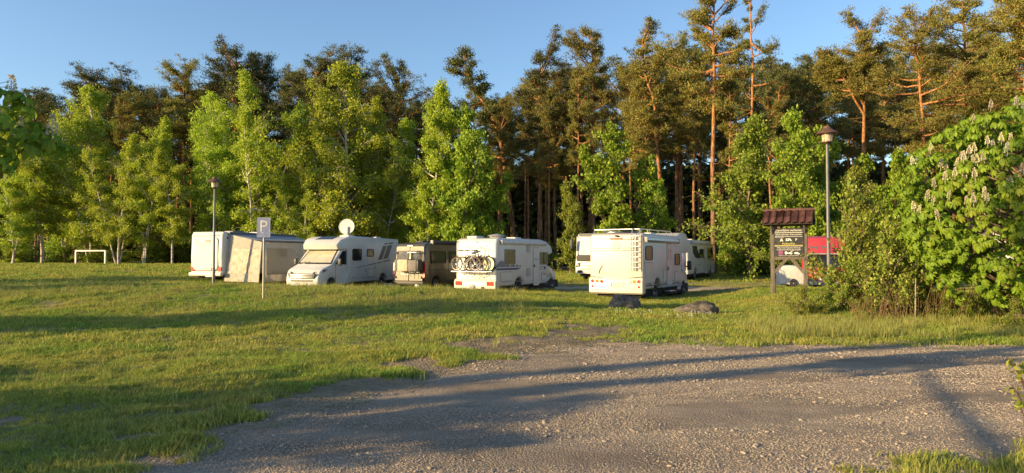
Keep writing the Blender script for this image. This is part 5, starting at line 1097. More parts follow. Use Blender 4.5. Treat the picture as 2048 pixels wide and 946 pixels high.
def hidden_home():
    t = vehicle('screened_motorhome', 'white motorhome half hidden behind the chestnut at the right edge', 'motorhome', 2012, 29, 24, (-1.12, 0, 0), -0.05)
    x = 1.12; prof = [(0, 0.42), (0, 2.6), (0.1, 2.74), (4.6, 2.74), (5.2, 2.3), (6.0, 1.2), (6.2, 0.9), (6.2, 0.42)] + arch(5.2, 0.4, 0.42) + arch(1.6, 0.4, 0.42)
    bm = nb(); prism(bm, prof, -x, x, 0.11, 4); obj('body', bm, WHITE, t); underbody(t, 0.3, 5.8, 1.9)
    pane(t, 'rear', (0.15, 0, 1.95), 1.3, 0.5, GLASS, 0.06); pane(t, 'left', (-x, 1.4, 1.9), 1.0, 0.5, GLASS, 0.06); pane(t, 'left', (-x, 3.6, 1.9), 0.9, 0.5, GLASS, 0.06)
    bm = nb(); box(bm, (0, -0.06, 0.55), (2.26, 0.2, 0.3), 0.05, 3); obj('rear_bumper', bm, WHITE2, t)
    for s in (-1, 1): panel(t, 'tail_light', 'rear', (s * 0.95, -0.01, 0.9), 0.14, 0.4, REDL, 0.03, 0.03, False); wheel(t, s * 0.92, 1.6, s); wheel(t, s * 0.9, 5.2, s)
    plate(t, 'rear', (0, -0.16, 0.55), 'OHZ·W 82')
hidden_home()
# ---------------------------------------------------------------- street furniture
POLE = mat('lamp_pole_steel', (0.15, 0.15, 0.148), 0.5, 0.3, var=0.15, scale=4)
COPPER = mat('lamp_hat_copper', (0.16, 0.085, 0.055), 0.5, 0.3, var=0.2, scale=6)
LGLASS = mat('lamp_glass', (0.52, 0.42, 0.30), 0.25, var=0.2, scale=8, coat=0.7)
def lamp(px, d, top, label):
    x = gx(px, d); z0 = gh(x, d); H = gzp(top, d) - z0
    t = thing('street_lamp', label, 'street lamp', (x, d, z0 - 0.05), 0.2, 'lamps of the parking area')
    bm = nb(); lathe(bm, [(0.085, 0), (0.085, 1.0), (0.065, 1.04), (0.05, H - 0.62)], 14); obj('pole', bm, POLE, t)
    bm = nb(); lathe(bm, [(0.06, H - 0.66), (0.10, H - 0.62), (0.17, H - 0.59), (0.17, H - 0.56)], 18); obj('collar', bm, COPPER, t)
    bm = nb(); lathe(bm, [(0.165, H - 0.565), (0.175, H - 0.40), (0.185, H - 0.27)], 20); l = obj('lamp_glass', bm, LGLASS, t)
    bm = nb()
    for k in range(4): a = k * math.pi / 2 + .4; rod(bm, (0.18 * math.cos(a), 0.18 * math.sin(a), H - 0.57), (0.192 * math.cos(a), 0.192 * math.sin(a), H - 0.26), 0.010, 5)
    obj('lantern_bar', bm, COPPER, l)
    bm = nb(); lathe(bm, [(0.15, H - 0.30), (0.36, H - 0.29), (0.37, H - 0.27), (0.30, H - 0.20), (0.17, H - 0.13), (0.13, H - 0.08), (0.11, H - 0.02), (0.05, H), (0.01, H + 0.005)], 24); obj('lamp_hat', bm, COPPER, t)
lamp(1657, 24.0, 249, 'tall grey street lamp with copper hat rising from the hedge beside the notice board')
lamp(428, 37.2, 352, 'street lamp with copper hat in front of the awning motorhome rear')

def parking_sign():
    d = 22.0; x = gx(527, d); z0 = gh(x, d); H = gzp(435, d) - z0
    t = thing('parking_sign', 'faded blue square P sign on a grey pole standing on the grass bank', 'road sign', (x, d, z0 - 0.05), R(4)); H += 0.05
    bm = nb(); rod(bm, (0, 0.035, 0), (0.0, 0.035, H - 0.05), 0.03, 10); obj('pole', bm, mat('sign_pole', (0.42, 0.40, 0.37), 0.5, 0.4, var=0.1), t)
    SB = mat('faded_sign_blue', (0.24, 0.275, 0.46), 0.5, var=0.12, scale=7); SW = mat('sign_white', (0.52, 0.50, 0.46), 0.5, var=0.1)
    bm = nb(); slab(bm, rrect(0.42, 0.64, 0.03), (0, 0, H - 0.32), 'rear', 0.012); p = obj('sign_plate', bm, SB, t)
    bm = nb(); ring(bm, rrect(0.415, 0.635, 0.03), rrect(0.39, 0.61, 0.022), (0, -0.010, H - 0.32), 'rear', 0.006); obj('border', bm, SW, p)
    text('letter_p', 'P', (0, -0.013, H - 0.30), 'rear', 0.52, mat('sign_letter', (0.66, 0.62, 0.52), 0.5, var=0.06), p, sx=1.05)
    bm = nb()
    for z in (H - 0.14, H - 0.5): box(bm, (0, 0.03, z), (0.09, 0.09, 0.03), 0.005)
    obj('clamp', bm, ALU, t)
parking_sign()

WOODP = mat('weathered_post_wood', (0.15, 0.132, 0.112), 0.85, var=0.25, scale=5, bump=0.5, bscale=30, stretch=(6, 6, 0.6), spec=0.2)
TILE = mat('red_roof_tile', (0.105, 0.045, 0.037), 0.65, var=0.15, scale=4)
BOARD = mat('black_board', (0.016, 0.017, 0.019), 0.35, var=0.1)
BWHITE = mat('board_white_print', (0.70, 0.69, 0.66), 0.5, var=0.04); BYEL = mat('board_yellow_print', (0.70, 0.58, 0.10), 0.5); BRED = mat('board_magenta_print', (0.42, 0.06, 0.20), 0.5)
def notice_board():
    d = 25.0; x = gx(1578, d); z0 = gzp(584, d)
    t = thing('notice_board', 'wooden notice board with red tiled roof and black no thoroughfare signs', 'notice board', (x, d, z0 - 0.10), R(-29)); o = 0.10
    zz = lambda py: gzp(py, d) - z0 + o
    for s in (-1, 1):
        bm = nb(); box(bm, (s * 0.56, 0.0, zz(450) / 2), (0.15, 0.15, zz(450)), 0.012); obj('post', bm, WOODP, t)
        bm = nb(); a, b = Vector((s * 0.50, -0.015, zz(545))), Vector((s * 0.03, -0.015, zz(514))); M = Matrix.Translation((a + b) / 2) @ (b - a).to_track_quat('X', 'Z').to_matrix().to_4x4()
        bmesh.ops.create_cube(bm, size=1, matrix=M @ Matrix.Diagonal(((b - a).length, 0.09, 0.11, 1))); obj('brace', bm, WOODP, t)
        bm = nb(); a, b = Vector((s * 0.56, 0, zz(470))), Vector((s * 0.56, -0.36, zz(449))); rod(bm, a, b, 0.045, 6); rod(bm, a, Vector((s * 0.56, 0.36, zz(449))), 0.045, 6); obj('rafter_strut', bm, WOODP, t)
    for nm, z, w in (('crossbeam', zz(449), 1.5), ('crossbeam', zz(516), 1.05)): bm = nb(); box(bm, (0, 0.0, z), (w, 0.13, 0.13), 0.01); obj(nm, bm, WOODP, t)
    # roof: two slopes of profiled tiles
    ze, zr, dp = zz(447), zz(421), 0.52
    for sg, nm in ((-1, 'roof_board'), (1, 'roof_board')):
        bm = nb(); A = [(-0.84, 0, zr - 0.05), (0.84, 0, zr - 0.05), (0.84, sg * dp, ze - 0.05), (-0.84, sg * dp, ze - 0.05)]; vs = [bm.verts.new(p) for p in A]; bm.faces.new(vs); bmesh.ops.solidify(bm, geom=bm.faces[:], thickness=0.03); rb = obj(nm, bm, WOODP, t)
        bm = nb(); n = 6; w = 1.72 / 7                          # one pantile: a rolled ridge and a flat pan
        xs = [0, 0.03, 0.07, 0.11, 0.15, w * 0.8, w]; hs = [0.012, 0.045, 0.055, 0.045, 0.014, 0.0, 0.012]; L = math.hypot(dp, zr - ze) / 2
        a = [bm.verts.new((xx, 0.0, h)) for xx, h in zip(xs, hs)]; b = [bm.verts.new((xx, L + 0.02, h + 0.012)) for xx, h in zip(xs, hs)]
        for i in range(len(xs) - 1): bm.faces.new((a[i], a[i + 1], b[i + 1], b[i]))
        bmesh.ops.solidify(bm, geom=bm.faces[:], thickness=0.018); bmesh.ops.recalc_face_normals(bm, faces=bm.faces)
        me = bpy.data.meshes.new('roof_tile'); bm.to_mesh(me); bm.free(); smooth(me, 30); me.materials.append(TILE)
        ang = math.atan2(ze - zr, dp)
        for r_ in range(2):
            for k in range(7):
                q = obj('roof_tile', me, None, t); q.rotation_euler = (ang, 0, 0 if sg > 0 else math.pi) if sg > 0 else (ang, 0, math.pi)
                yo = L * r_ * math.cos(ang); zo = L * r_ * math.sin(ang) - 0.006 * r_
                q.location = ((-0.86 + k * w) if sg > 0 else (0.86 - k * w), sg * yo, zr + zo)
    bm = nb(); rod(bm, (-0.88, 0, zr + 0.02), (0.88, 0, zr + 0.02), 0.06, 10); obj('ridge_cap', bm, TILE, t)
    for s in (-1, 1):
        bm = nb(); vs = [bm.verts.new((s * 0.80, -dp + 0.06, ze - 0.08)), bm.verts.new((s * 0.80, dp - 0.06, ze - 0.08)), bm.verts.new((s * 0.80, 0, zr - 0.08))]; bm.faces.new(vs); bmesh.ops.solidify(bm, geom=bm.faces[:], thickness=0.03); obj('gable', bm, WOODP, t)
    yb = -0.085; W = 1.02
    zt, zm, zb = zz(456), zz(484.5), zz(513)
    up = poly(t, 'upper_board', 'rear', (0, yb, (zt + zm) / 2), rrect(W, zt - zm - 0.015, 0.01), BOARD, 0.02); lo = poly(t, 'lower_board', 'rear', (0, yb, (zm + zb) / 2), rrect(W, zm - zb - 0.015, 0.01), BOARD, 0.02); yt = yb - 0.021
    text('lettering', 'Durchfahrt verboten', (0, yt, zt - 0.09), 'rear', 0.118, BWHITE, up, sx=0.93)
    bm = nb(); box(bm, (0, yt, zt - 0.175), (W * 0.92, 0.006, 0.016)); box(bm, (0, yt, zt - 0.315), (W * 0.92, 0.006, 0.010)); obj('rule', bm, BWHITE, up)
    text('lettering', 'Gebührenpflichtiger Wohnmobilhafen', (0, yt, zt - 0.245), 'rear', 0.068, BWHITE, up, sx=0.86); text('lettering', 'Einfahrt nur für Gäste', (-0.46, yt, zt - 0.345), 'rear', 0.034, BWHITE, up, align='LEFT')
    zi = zm + 0.085
    poly(up, 'tent_symbol', 'rear', (-0.24, yt, zi), [(-0.055, -0.05), (-0.018, -0.05), (0, 0.0), (0.018, -0.05), (0.055, -0.05), (0.012, 0.055), (-0.012, 0.055)], BWHITE, 0.004)
    poly(up, 'camper_symbol', 'rear', (0.0, yt, zi), [(-0.09, -0.035), (-0.09, 0.05), (0.045, 0.05), (0.10, -0.005), (0.10, -0.035)], BWHITE, 0.004)
    bm = nb(); slab(bm, rrect(0.07, 0.032, 0.004), (-0.035, yt - 0.004, zi + 0.018), 'rear', 0.003); slab(bm, rrect(0.03, 0.045, 0.004), (0.035, yt - 0.004, zi - 0.012), 'rear', 0.003); obj('symbol_window', bm, BOARD, up)
    text('letter_p', 'P', (0.26, yt, zi), 'rear', 0.13, BWHITE, up)
    text('lettering', 'Parkverbot', (0, yt, zm - 0.055), 'rear', 0.095, BYEL, lo)
    bm = nb(); box(bm, (0, yt, zm - 0.115), (W * 0.94, 0.006, 0.014)); obj('yellow_rule', bm, BYEL, lo); bm = nb(); box(bm, (0, yt, zm - 0.148), (W * 0.94, 0.006, 0.008)); obj('rule', bm, BWHITE, lo)
    text('lettering', 'Widerrechtlich geparkte Fahrzeuge', (0, yt, zm - 0.205), 'rear', 0.062, BWHITE, lo, sx=0.9); text('lettering', 'werden kostenpflichtig abgeschleppt!', (0, yt, zm - 0.275), 'rear', 0.062, BWHITE, lo, sx=0.88)
    zi = zb + 0.135; n = 22; c = lambda r: [(r * math.cos(2 * math.pi * k / n), r * math.sin(2 * math.pi * k / n)) for k in range(n)]
    st = poly(lo, 'no_stopping_symbol', 'rear', (-0.27, yt, zi), c(0.082), BRED, 0.004); bm = nb(); slab(bm, c(0.066), (-0.27, yt - 0.003, zi), 'rear', 0.003); obj('symbol_field', bm, mat('symbol_dark_blue', (0.05, 0.04, 0.12), 0.5), st) if False else obj('symbol_field', bm, NAVY, lo)
    bm = nb()
    for a in (45, -45): box(bm, (-0.27, yt - 0.008, zi), (0.14, 0.004, 0.018), 0, 1, Matrix.Rotation(R(a), 4, 'Y'))
    obj('symbol_cross', bm, BRED, lo)
    poly(lo, 'tow_truck_symbol', 'rear', (0.0, yt, zi), [(-0.13, -0.035), (0.12, -0.035), (0.13, 0.0), (0.04, 0.0), (0.15, 0.07), (0.13, 0.075), (0.0, 0.0), (-0.04, 0.0), (-0.06, 0.045), (-0.13, 0.045)], BWHITE, 0.004)
    poly(lo, 'towed_car_symbol', 'rear', (0.27, yt, zi - 0.01), [(-0.09, 0.0), (-0.07, -0.03), (0.10, -0.045), (0.10, -0.01), (0.06, 0.005), (0.03, 0.035), (-0.03, 0.04)], BWHITE, 0.004)
    bm = nb()
    for cx in (-0.09, 0.08): slab(bm, [(0.025 * math.cos(2 * math.pi * k / 12), 0.025 * math.sin(2 * math.pi * k / 12)) for k in range(12)], (cx, yt - 0.001, zi - 0.037), 'rear', 0.005)
    obj('symbol_wheel', bm, BWHITE, lo)
    text('lettering', 'Parken nur auf den ausgewiesenen Plätzen', (0, yt, zb + 0.035), 'rear', 0.042, BWHITE, lo, sx=0.95)
notice_board()

def white_cover():
    d = 30.0; x = gx(1580, d); z0 = gh(x, d); H = 0.98
    t = thing('covered_trailer', 'small rounded white trailer seen between the notice board posts', 'trailer', (x + 0.02, d, z0), R(-12)); t.scale = (0.72, 1, 1); bm = nb()
    P = [(-0.75, 0.12), (0.75, 0.12), (0.73, 0.55), (0.55, 0.82), (0.25, 0.96), (-0.2, 0.98), (-0.6, 0.92), (-0.76, 0.7)]
    a = [bm.verts.new((px, -0.55, pz)) for px, pz in P]; b = [bm.verts.new((px, 0.55, pz)) for px, pz in P]; n = len(P); f1 = bm.faces.new(a[::-1]); f2 = bm.faces.new(b)
    for i in range(n): bm.faces.new((a[i], a[(i + 1) % n], b[(i + 1) % n], b[i]))
    bmesh.ops.bevel(bm, geom=list({e for f in (f1, f2) for e in f.edges}), offset=0.10, segments=4, affect='EDGES', profile=0.5, clamp_overlap=True); obj('body', bm, WHITE2, t)
    bm = nb(); rod(bm, (0.7, 0, 0.30), (1.3, 0, 0.32), 0.03, 6); obj('drawbar', bm, GREY, t)
    for s in (-1, 1): wheel(t, 0.0, s * 0.52, s, 0.20).rotation_euler = (0, 0, R(90) * s)
white_cover()

def goal():
    d = 61.0; xa, xb = gx(149, d), gx(214, d); z0 = gh((xa + xb) / 2, d); H = gzp(500, d) - z0
    t = thing('football_goal', 'small white football goal at the edge of the wood', 'goal', ((xa + xb) / 2, d, z0 - 0.03), R(-8)); w = (xb - xa) / 2; M_ = mat('goal_white', (0.78, 0.76, 0.72), 0.5, var=0.08)
    for s in (-1, 1): bm = nb(); box(bm, (s * w, 0, H / 2), (0.13, 0.13, H), 0.02); obj('post', bm, M_, t)
    bm = nb(); box(bm, (0, 0, H - 0.04), (2 * w + 0.13, 0.14, 0.13), 0.02); obj('crossbar', bm, M_, t)
goal()

ROCK = mat('boulder_rock', (0.155, 0.135, 0.115), 0.9, var=0.4, scale=4, bump=0.9, bscale=14, spec=0.2)
def boulder(px, d, w, h, dp, seed, label, rz):
    x = gx(px, d); bm = nb(); bmesh.ops.create_icosphere(bm, subdivisions=5, radius=1.0); r = np.random.default_rng(seed); off = r.uniform(0, 50)
    co = np.array([v.co[:] for v in bm.verts]); n1 = fbm(co[:, 0] * 1.3 + off, co[:, 1] * 1.3 + co[:, 2] * 1.7 + off, seed, 5); n2 = fbm(co[:, 0] * 5 + off, co[:, 1] * 5 + co[:, 2] * 6 + off, seed + 3, 4)
    k = 0.62 + 0.62 * n1 + 0.14 * n2; top = np.where(co[:, 2] > 0, 1, 0.6)
    for v, c, q, tp in zip(bm.verts, co, k, top):
        sq = lambda a: math.copysign(abs(a) ** 0.92, a); v.co = Vector((sq(c[0]) * w * q, sq(c[1]) * dp * q, (sq(c[2]) * h * q * tp)))
    o = obj('boulder', bm, ROCK, None, (x, d, gh(x, d) + h * 0.08), rz, 60); tag(o, label, 'boulder', 'boulders before the alcove motorhome')
boulder(1246, 22.6, 0.62, 0.46, 0.42, 3, 'rounded dark boulder close under the rear of the alcove motorhome', 0.2)
boulder(1395, 20.6, 0.64, 0.34, 0.42, 11, 'flat grey boulder standing in the open right of the alcove motorhome', -0.1)

# ---------------------------------------------------------------- chestnuts: palmate leaves and blossom candles
def leaflet(g, ang, L, w, droop, rg):
    f = np.array([math.cos(ang), math.sin(ang), 0]); s = np.array([-math.sin(ang), math.cos(ang), 0]); P = []
    for u, ww in ((0.0, 0.10), (0.35, 0.62), (0.68, 1.0), (0.90, 0.55), (1.0, 0.04)):
        z = -droop * L * u ** 1.6; c = f * L * u * (1 - 0.25 * droop * u) + np.array([0, 0, z]); P += [c - s * w * ww / 2 + np.array([0, 0, 0.10 * w * ww]), c + s * w * ww / 2 + np.array([0, 0, 0.10 * w * ww])] if u > 0 else [c - s * w * .05, c + s * w * .05]
    # centre line is lower than the edges: a shallow fold
    V = []; 
    for k in range(5): a, b = P[2 * k], P[2 * k + 1]; m_ = (a + b) / 2 - np.array([0, 0, 0.12 * w * (0.3 if k in (0, 4) else 1)]); V += [a, m_, b]
    Fq = []
    for k in range(4): q = 3 * k; Fq += [[q, q + 1, q + 4, q + 3], [q + 1, q + 2, q + 5, q + 4]]
    g.add(np.array(V), np.array(Fq))
def leafmesh(seed, k=7, S=1.0):
    rg = np.random.default_rng(seed); g = G()
    for i in range(k):
        u = i / (k - 1) * 2 - 1; leaflet(g, u * 2.0 + rg.normal(0, .06), S * (0.185 - 0.065 * abs(u)) * rg.uniform(0.9, 1.1), S * (0.082 - 0.022 * abs(u)), rg.uniform(0.45, 1.0), rg)
    g.tube([(-0.14 * S, 0, 0.05 * S), (-0.06 * S, 0, 0.02 * S), (0, 0, 0)], 0.004, 3)
    return g
LEAFG = [leafmesh(k, 7 if k % 3 else 5, 1.0) for k in range(6)]
LEAFM = [g.mesh('leaf', M_CHEST, True) for g in LEAFG]
def candle(seed):
    rg = np.random.default_rng(seed); g = G(); n = 110; z = rg.uniform(0, 1, n); r = 0.055 * (1 - z * 0.8) + 0.008; a = rg.uniform(0, 6.28, n)
    C = np.stack([np.cos(a) * r, np.sin(a) * r, z * 0.24], 1); g.leaves(C, np.stack([np.cos(a), np.sin(a), np.full(n, .5)], 1), 0.032, 0.95, rg); g.tube([(0, 0, -0.1), (0, 0, 0.22)], [0.006, 0.003], 4); return g.mesh('blossom_candle', M_BLOSSOM)
CANDM = [candle(k) for k in range(4)]
def frame_of(fwd, nrm):
    f = Vector(fwd).normalized(); n = Vector(nrm); n = (n - f * n.dot(f)).normalized(); s = n.cross(f); return Matrix(((f.x, s.x, n.x, 0), (f.y, s.y, n.y, 0), (f.z, s.z, n.z, 0), (0, 0, 0, 1)))
def chestnut_tree(name, label, x, y, centre, rad, ntips, seed, nobj, ncand, trunk_pts, scale=1.0, extra_tips=(), cand_up=None):
    rg = np.random.default_rng(seed); z0 = gh(x, y) - 0.05; t = thing(name, label, 'chestnut tree', (x, y, z0)); c = np.array(centre); rad = np.array(rad)
    tips = []
    while len(tips) < ntips:
        d = rg.normal(size=3); d /= np.linalg.norm(d); k = rg.uniform(0.45, 1.0) ** 0.45; lump = 0.86 + 0.26 * float(fbm(d[0] * 2.2 + 9, d[1] * 2.2 + d[2] * 2.9 + seed, seed)); p = c + d * rad * k * lump
        if p[2] > 0.55: tips.append((p, d))
    tips += list(extra_tips)
    w = G(); w.tube(np.array(trunk_pts, float), np.linspace(0.16, 0.05, len(trunk_pts)), 9)
    for p, d in tips[:ntips:8]:
        b = at_t(np.array(trunk_pts, float), min(0.98, max(0.25, (p[2] - 0.6) / max(0.1, trunk_pts[-1][2])))); q = (b + p) / 2 + rg.normal(0, .12, 3); w.tube([b, q, p], [0.035, 0.02, 0.007], 5)
    o = bpy.data.objects.new('trunk', w.mesh('trunk', M_TBARK, True)); link(o, t)
    cam_l = np.array([0 - x, 0 - y, CAMZ - z0]); L = []
    for p, d in tips:
        n = int(rg.integers(5, 8)); a0 = rg.uniform(0, 6.28); ax = Vector(d * np.array([1, 1, .7]) + np.array([0, 0, 0.75])).normalized(); u = ax.orthogonal().normalized(); v = ax.cross(u)
        for i in range(n):
            a = a0 + 6.28 * i / n + rg.normal(0, .2); pd = (u * math.cos(a) + v * math.sin(a)); pl = rg.uniform(0.10, 0.20) * scale; f = (pd + ax * rg.uniform(-.25, .15) + Vector((0, 0, -.35))).normalized()
            nr = (ax * 0.8 + pd * 0.35 + Vector((0, 0, .35)) + Vector(rg.normal(0, .15, 3))).normalized(); L.append((Matrix.Translation(Vector(p) + pd * pl) @ frame_of(f, nr) @ Matrix.Scale(scale * rg.uniform(0.8, 1.18), 4), np.linalg.norm(p + np.array(pd) * pl - cam_l), int(rg.integers(0, 6))))
    L.sort(key=lambda q: q[1])
    for M, _, k in L[:nobj]: o = bpy.data.objects.new('leaf', LEAFM[k]); link(o, t); o.matrix_local = M
    if len(L) > nobj:
        g = G()
        for M, _, k in L[nobj:]:
            A = np.array(M); src = LEAFG[k]; V = np.concatenate(src.V) @ A[:3, :3].T + A[:3, 3]
            n0 = g.n; g.V.append(V); g.Q += [q + n0 for q in src.Q]; g.n += len(V)
        o = bpy.data.objects.new('crown', g.mesh('crown', M_CHEST, True)); link(o, t); o['kind'] = 'stuff'
    cands = sorted([tp for tp in tips if tp[1][2] > -0.2], key=lambda q: np.linalg.norm(q[0] - cam_l))[:int(ncand * 1.6)]; rg.shuffle(cands) if False else None
    pick = rg.permutation(len(cands))[:ncand]
    for i in pick:
        p, d = cands[int(i)]; o = bpy.data.objects.new('blossom_candle', CANDM[int(rg.integers(0, 4))]); link(o, t)
        o.matrix_local = Matrix.Translation(Vector(p + d * 0.06) + Vector((0, 0, 0.06))) @ Matrix.Rotation(rg.normal(0, .12), 4, 'X') @ Matrix.Rotation(rg.normal(0, .12), 4, 'Y') @ Matrix.Scale(scale * rg.uniform(0.9, 1.25), 4)
    return t
chestnut_tree('chestnut_tree', 'horse chestnut with white blossom candles at the right edge', 12.6, 17.0, (0.1, 0, 3.08), (2.95, 2.5, 2.6), 950, 5, 300, 75, [(0, 0, 0), (0.05, 0, 1.2), (0.1, 0.1, 2.6), (0.2, 0.1, 4.4)], 0.80)
# chestnut at the left, out of frame but for one low bough
bx, by = -7.6, -0.4; bz = gh(bx, by) - 0.05; rb = np.random.default_rng(4); ext = []
for k in range(46):                                           # leaf clusters added beside the frame to shade that bough
    u = rb.uniform(0, 1); p = np.array([-5.65 - 2.3 * u, 6.25 - 1.1 * u, 3.15 + 0.5 * u]) + rb.normal(0, [0.22, 0.28, 0.30]); ext.append((p - np.array([bx, by, bz]), rb.normal(0, .4, 3) + np.array([0.4, 0.3, 0.5])))
for px, py, d in [(10, 185, 6.4), (45, 200, 6.5), (30, 240, 6.3), (85, 262, 6.6), (60, 285, 6.5), (20, 300, 6.4), (112, 280, 6.8), (5, 325, 6.3), (-30, 225, 6.2), (-40, 290, 6.2), (-70, 250, 6.0), (-90, 200, 5.9), (-120, 300, 5.8), (40, 268, 6.9)]:
    dd = rb.normal(0, .5, 3) + np.array([0.7, 0.2, 0.15]); dd /= np.linalg.norm(dd); ext.append((np.array([gx(px, d) - bx, d - by, gzp(py, d) - bz]), dd))
LC = chestnut_tree('chestnut_tree', 'dark chestnut bough hanging into the picture at the upper left', bx, by, (0.3, 0.6, 5.5), (1.6, 1.6, 1.3), 90, 8, 300, 0, [(0, 0, 0), (0.0, 0, 1.6), (0.1, 0.4, 3.2), (0.3, 0.8, 5.3)], 0.7, ext)
g = G(); g.tube([(0.1, 0.4, 2.9), (0.7, 4.2, 3.2), (gx(-60, 6.2) - bx, 6.2 - by, gzp(255, 6.2) - bz), (gx(60, 6.5) - bx, 6.5 - by, gzp(262, 6.5) - bz)], [0.06, 0.04, 0.02, 0.008], 6)
link(bpy.data.objects.new('bough', g.mesh('bough', M_TBARK, True)), LC)
for px, py, d in ((16, 172, 6.4), (100, 250, 6.6), (36, 255, 6.45)):
    o = bpy.data.objects.new('blossom_candle', CANDM[0]); link(o, LC); o.location = (gx(px, d) - bx, d - by, gzp(py, d) - bz - 0.1); o.scale = (0.85,) * 3

# ---------------------------------------------------------------- hedge at the right
HEDGE = [broad(61, 3.2, 0.02, 1.45, 0.03, 0.105, 7000, M_HEDGE, M_TBARK, 4, 0.25, 26, .5, .2, 1.1), broad(62, 3.0, 0.02, 1.6, 0.03, 0.10, 7000, M_SHRUB, M_TBARK, 5, 0.3, 24, .5, .25, 1.1), broad(63, 3.4, 0.06, 1.2, 0.03, 0.11, 5200, M_HEDGE, M_TBARK, 3, 0.35, 24, .5, .15, 1.1)]
for px, d, top, v, wd, lab in [
    (1598, 19.6, 566, 1, 1.0, 'low dark bush in front of the notice board foot'), (1660, 20.0, 530, 0, 0.75, 'dark bush round the foot of the right lamp'),
    (1700, 20.6, 430, 1, 0.75, 'shaded hedge bush just right of the lamp pole'), (1745, 20.3, 345, 2, 0.62, 'slender leafy bush reaching highest between lamp and chestnut'),
    (1790, 19.2, 440, 0, 0.75, 'sunlit hedge bush under the left side of the chestnut'), (1850, 18.9, 510, 2, 0.8, 'yellow green hedge bush with bare lower stems left of the chestnut foot'),
    (1905, 18.9, 560, 1, 0.95, 'thin hedge bush in front of the chestnut trunk'), (1965, 18.6, 570, 0, 0.8, 'low hedge bush under the middle of the chestnut'), (2035, 18.6, 560, 2, 1.0, 'hedge bush at the right edge under the chestnut'),
    (1880, 18.3, 585, 1, 1.0, 'low tangled bush left of the chestnut foot'), (1940, 18.2, 580, 2, 1.0, 'low tangled bush before the chestnut trunk'), (2036, 15.8, 590, 1, 1.0, 'low leafy bush right of the chestnut trunk'),
    (1735, 19.4, 560, 0, 0.7, 'low leafy bush at the hedge front, right of the lamp'), (1640, 21.0, 606, 2, 0.8, 'small bush hiding the bumper of the red van')]:
    tree_px('hedge_bush', HEDGE[v], 3.1, px, top, d, lab, 'bush', wd, sink=0.03)
def dry_stalks():
    g = G(); r = np.random.default_rng(12)
    for k in range(480):
        u = r.uniform(1700, 2120); d = r.uniform(18.0, 19.3); x = gx(u, d); z = gh(x, d); h = r.uniform(0.3, 1.3) * (0.6 if u < 1760 else 1); a = r.uniform(0, 6.28); l = r.uniform(0.05, 0.6) * h
        p = np.array([x, d, z - .02]); q = p + np.array([math.cos(a) * l * .4, math.sin(a) * l * .4, h * .6]); e = p + np.array([math.cos(a) * l, math.sin(a) * l, h]); g.tube([p, q, e], [0.009, 0.006, 0.003], 3)
    o = link(bpy.data.objects.new('dry_stalks', g.mesh('dry_stalks', M_TWIG))); tag(o, 'brown dry stems standing along the foot of the hedge', 'stalks', kind='stuff')
dry_stalks()
def sapling():
    d = 18.2; x = gx(1828, d); t = thing('support_stake', 'pale bare stake standing in front of the hedge', 'stake', (x, d, gh(x, d) - 0.05)); bm = nb(); rod(bm, (0, 0, 0), (0.03, 0, 1.2), 0.022, 8, 0.016); obj('stake', bm, mat('pale_stake_wood', (0.36, 0.29, 0.19), 0.85, var=0.2, scale=6), t)
sapling()
# rose twig at the right edge, close to the camera
def rose():
    d = 5.6; x = gx(2075, d); t = thing('rose_bush', 'thorny rose twig with a few leaves at the right frame edge', 'bush', (x, d, gh(x, d) - 0.03)); g = G(); c = G(); r = np.random.default_rng(3); zb = gh(x, d) - 0.03
    for px, py, dd in [(2012, 716, 5.5), (2030, 735, 5.5), (2018, 768, 5.6), (2040, 725, 5.6), (2060, 700, 5.7), (2026, 800, 5.6), (2085, 690, 5.6), (2100, 740, 5.5)]:
        e = np.array([gx(px, dd) - x, dd - d, gzp(py, dd) - zb]); m_ = e * np.array([.45, .45, .62]) + r.normal(0, .02, 3); P = np.array([(r.uniform(-.05, .05), r.uniform(-.05, .05), 0), m_, e * .85 + m_ * .15, e]); g.tube(P, [0.011, 0.008, 0.005, 0.003], 5)
        n = 14; u = r.uniform(0.45, 1, n); C = np.array([at_t(P, q) for q in u]) + r.normal(0, .022, (n, 3)); c.leaves(C, r.normal(size=(n, 3)) + np.array([0, 0, .4]), 0.05, 0.62, r)
    link(bpy.data.objects.new('stem', g.mesh('stem', mat('rose_stem', (0.10, 0.05, 0.04), 0.7, var=0.2), True)), t); link(bpy.data.objects.new('foliage', c.mesh('foliage', M_HEDGE)), t)
rose()
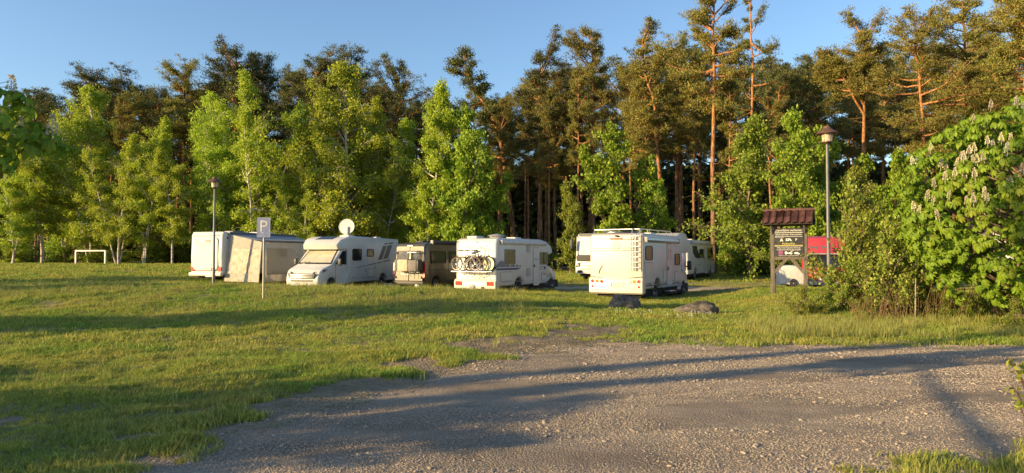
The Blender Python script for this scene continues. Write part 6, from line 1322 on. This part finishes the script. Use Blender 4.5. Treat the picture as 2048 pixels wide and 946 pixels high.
def daisies():
    r = np.random.default_rng(5); bm = nb(); lathe(bm, [(0.006, 0), (0.022, 0.006), (0.02, 0.012), (0.002, 0.012)], 8, Matrix.Translation((0, 0, 0.14))); rod(bm, (0, 0, 0), (0, 0, 0.145), 0.003, 4); me = bpy.data.meshes.new('daisy'); bm.to_mesh(me); bm.free(); me.materials.append(mat('daisy_white', (0.72, 0.72, 0.68), 0.6))
    C = [(1255, 21.3, 0.7), (1300, 20.6, 0.9), (1345, 20.0, 0.8), (1385, 19.3, 0.7), (1420, 19.9, 0.8)]; X = []; Y = []
    for px, d, s in C: X += list(gx(px, d) + r.normal(0, s * .55, 14)); Y += list(d + r.normal(0, s * .55, 14))
    X = np.array(X); Y = np.array(Y); k = gravel_mask(X, Y) < -0.3; X, Y = X[k], Y[k]; n = len(X); s = r.uniform(0.5, 0.95, n)
    scatter('daisies', np.stack([X, Y, gz(X, Y)], 1), np.stack([r.normal(0, .15, n), r.normal(0, .15, n), r.uniform(0, 6, n)], 1), np.stack([s, s, s], 1), [me], [], 'tiny white flowers in the grass near the boulders', 'flowers')
daisies()

# ---------------------------------------------------------------- trees beside and behind the viewpoint whose shade falls into the picture
plant('broadleaf_tree', BROAD[0], 'round tree on the meadow left of the yard', 'tree', -29.5, 8.3, 0.95, 1.0)
plant('broadleaf_tree', BROAD[2], 'second round tree farther along the meadow', 'tree', -47.5, 12.0, 1.0, 2.0)
plant('birch_tree', BIRCH[3], 'birch on the meadow far to the left', 'birch', -48.5, 29.0, 0.72, 0.5)
plant('shrub', SHRUB[0], 'bushy shrub at the left side of the lawn', 'shrub', -15.0, 4.6, 1.15, 0.3)
plant('shrub', BROAD[1], 'dense spreading shrub left of the yard', 'shrub', -11.8, 2.7, 0.62, 1.3, sz=0.34)
plant('pine_tree', P_FORK, 'tall forked pine standing left behind the yard', 'pine', -26.8, -2.8, 1.2, 0.4)
plant('pine_tree', P_FORK, 'slimmer forked pine left behind the yard', 'pine', -31.5, -3.6, 1.15, 2.4)
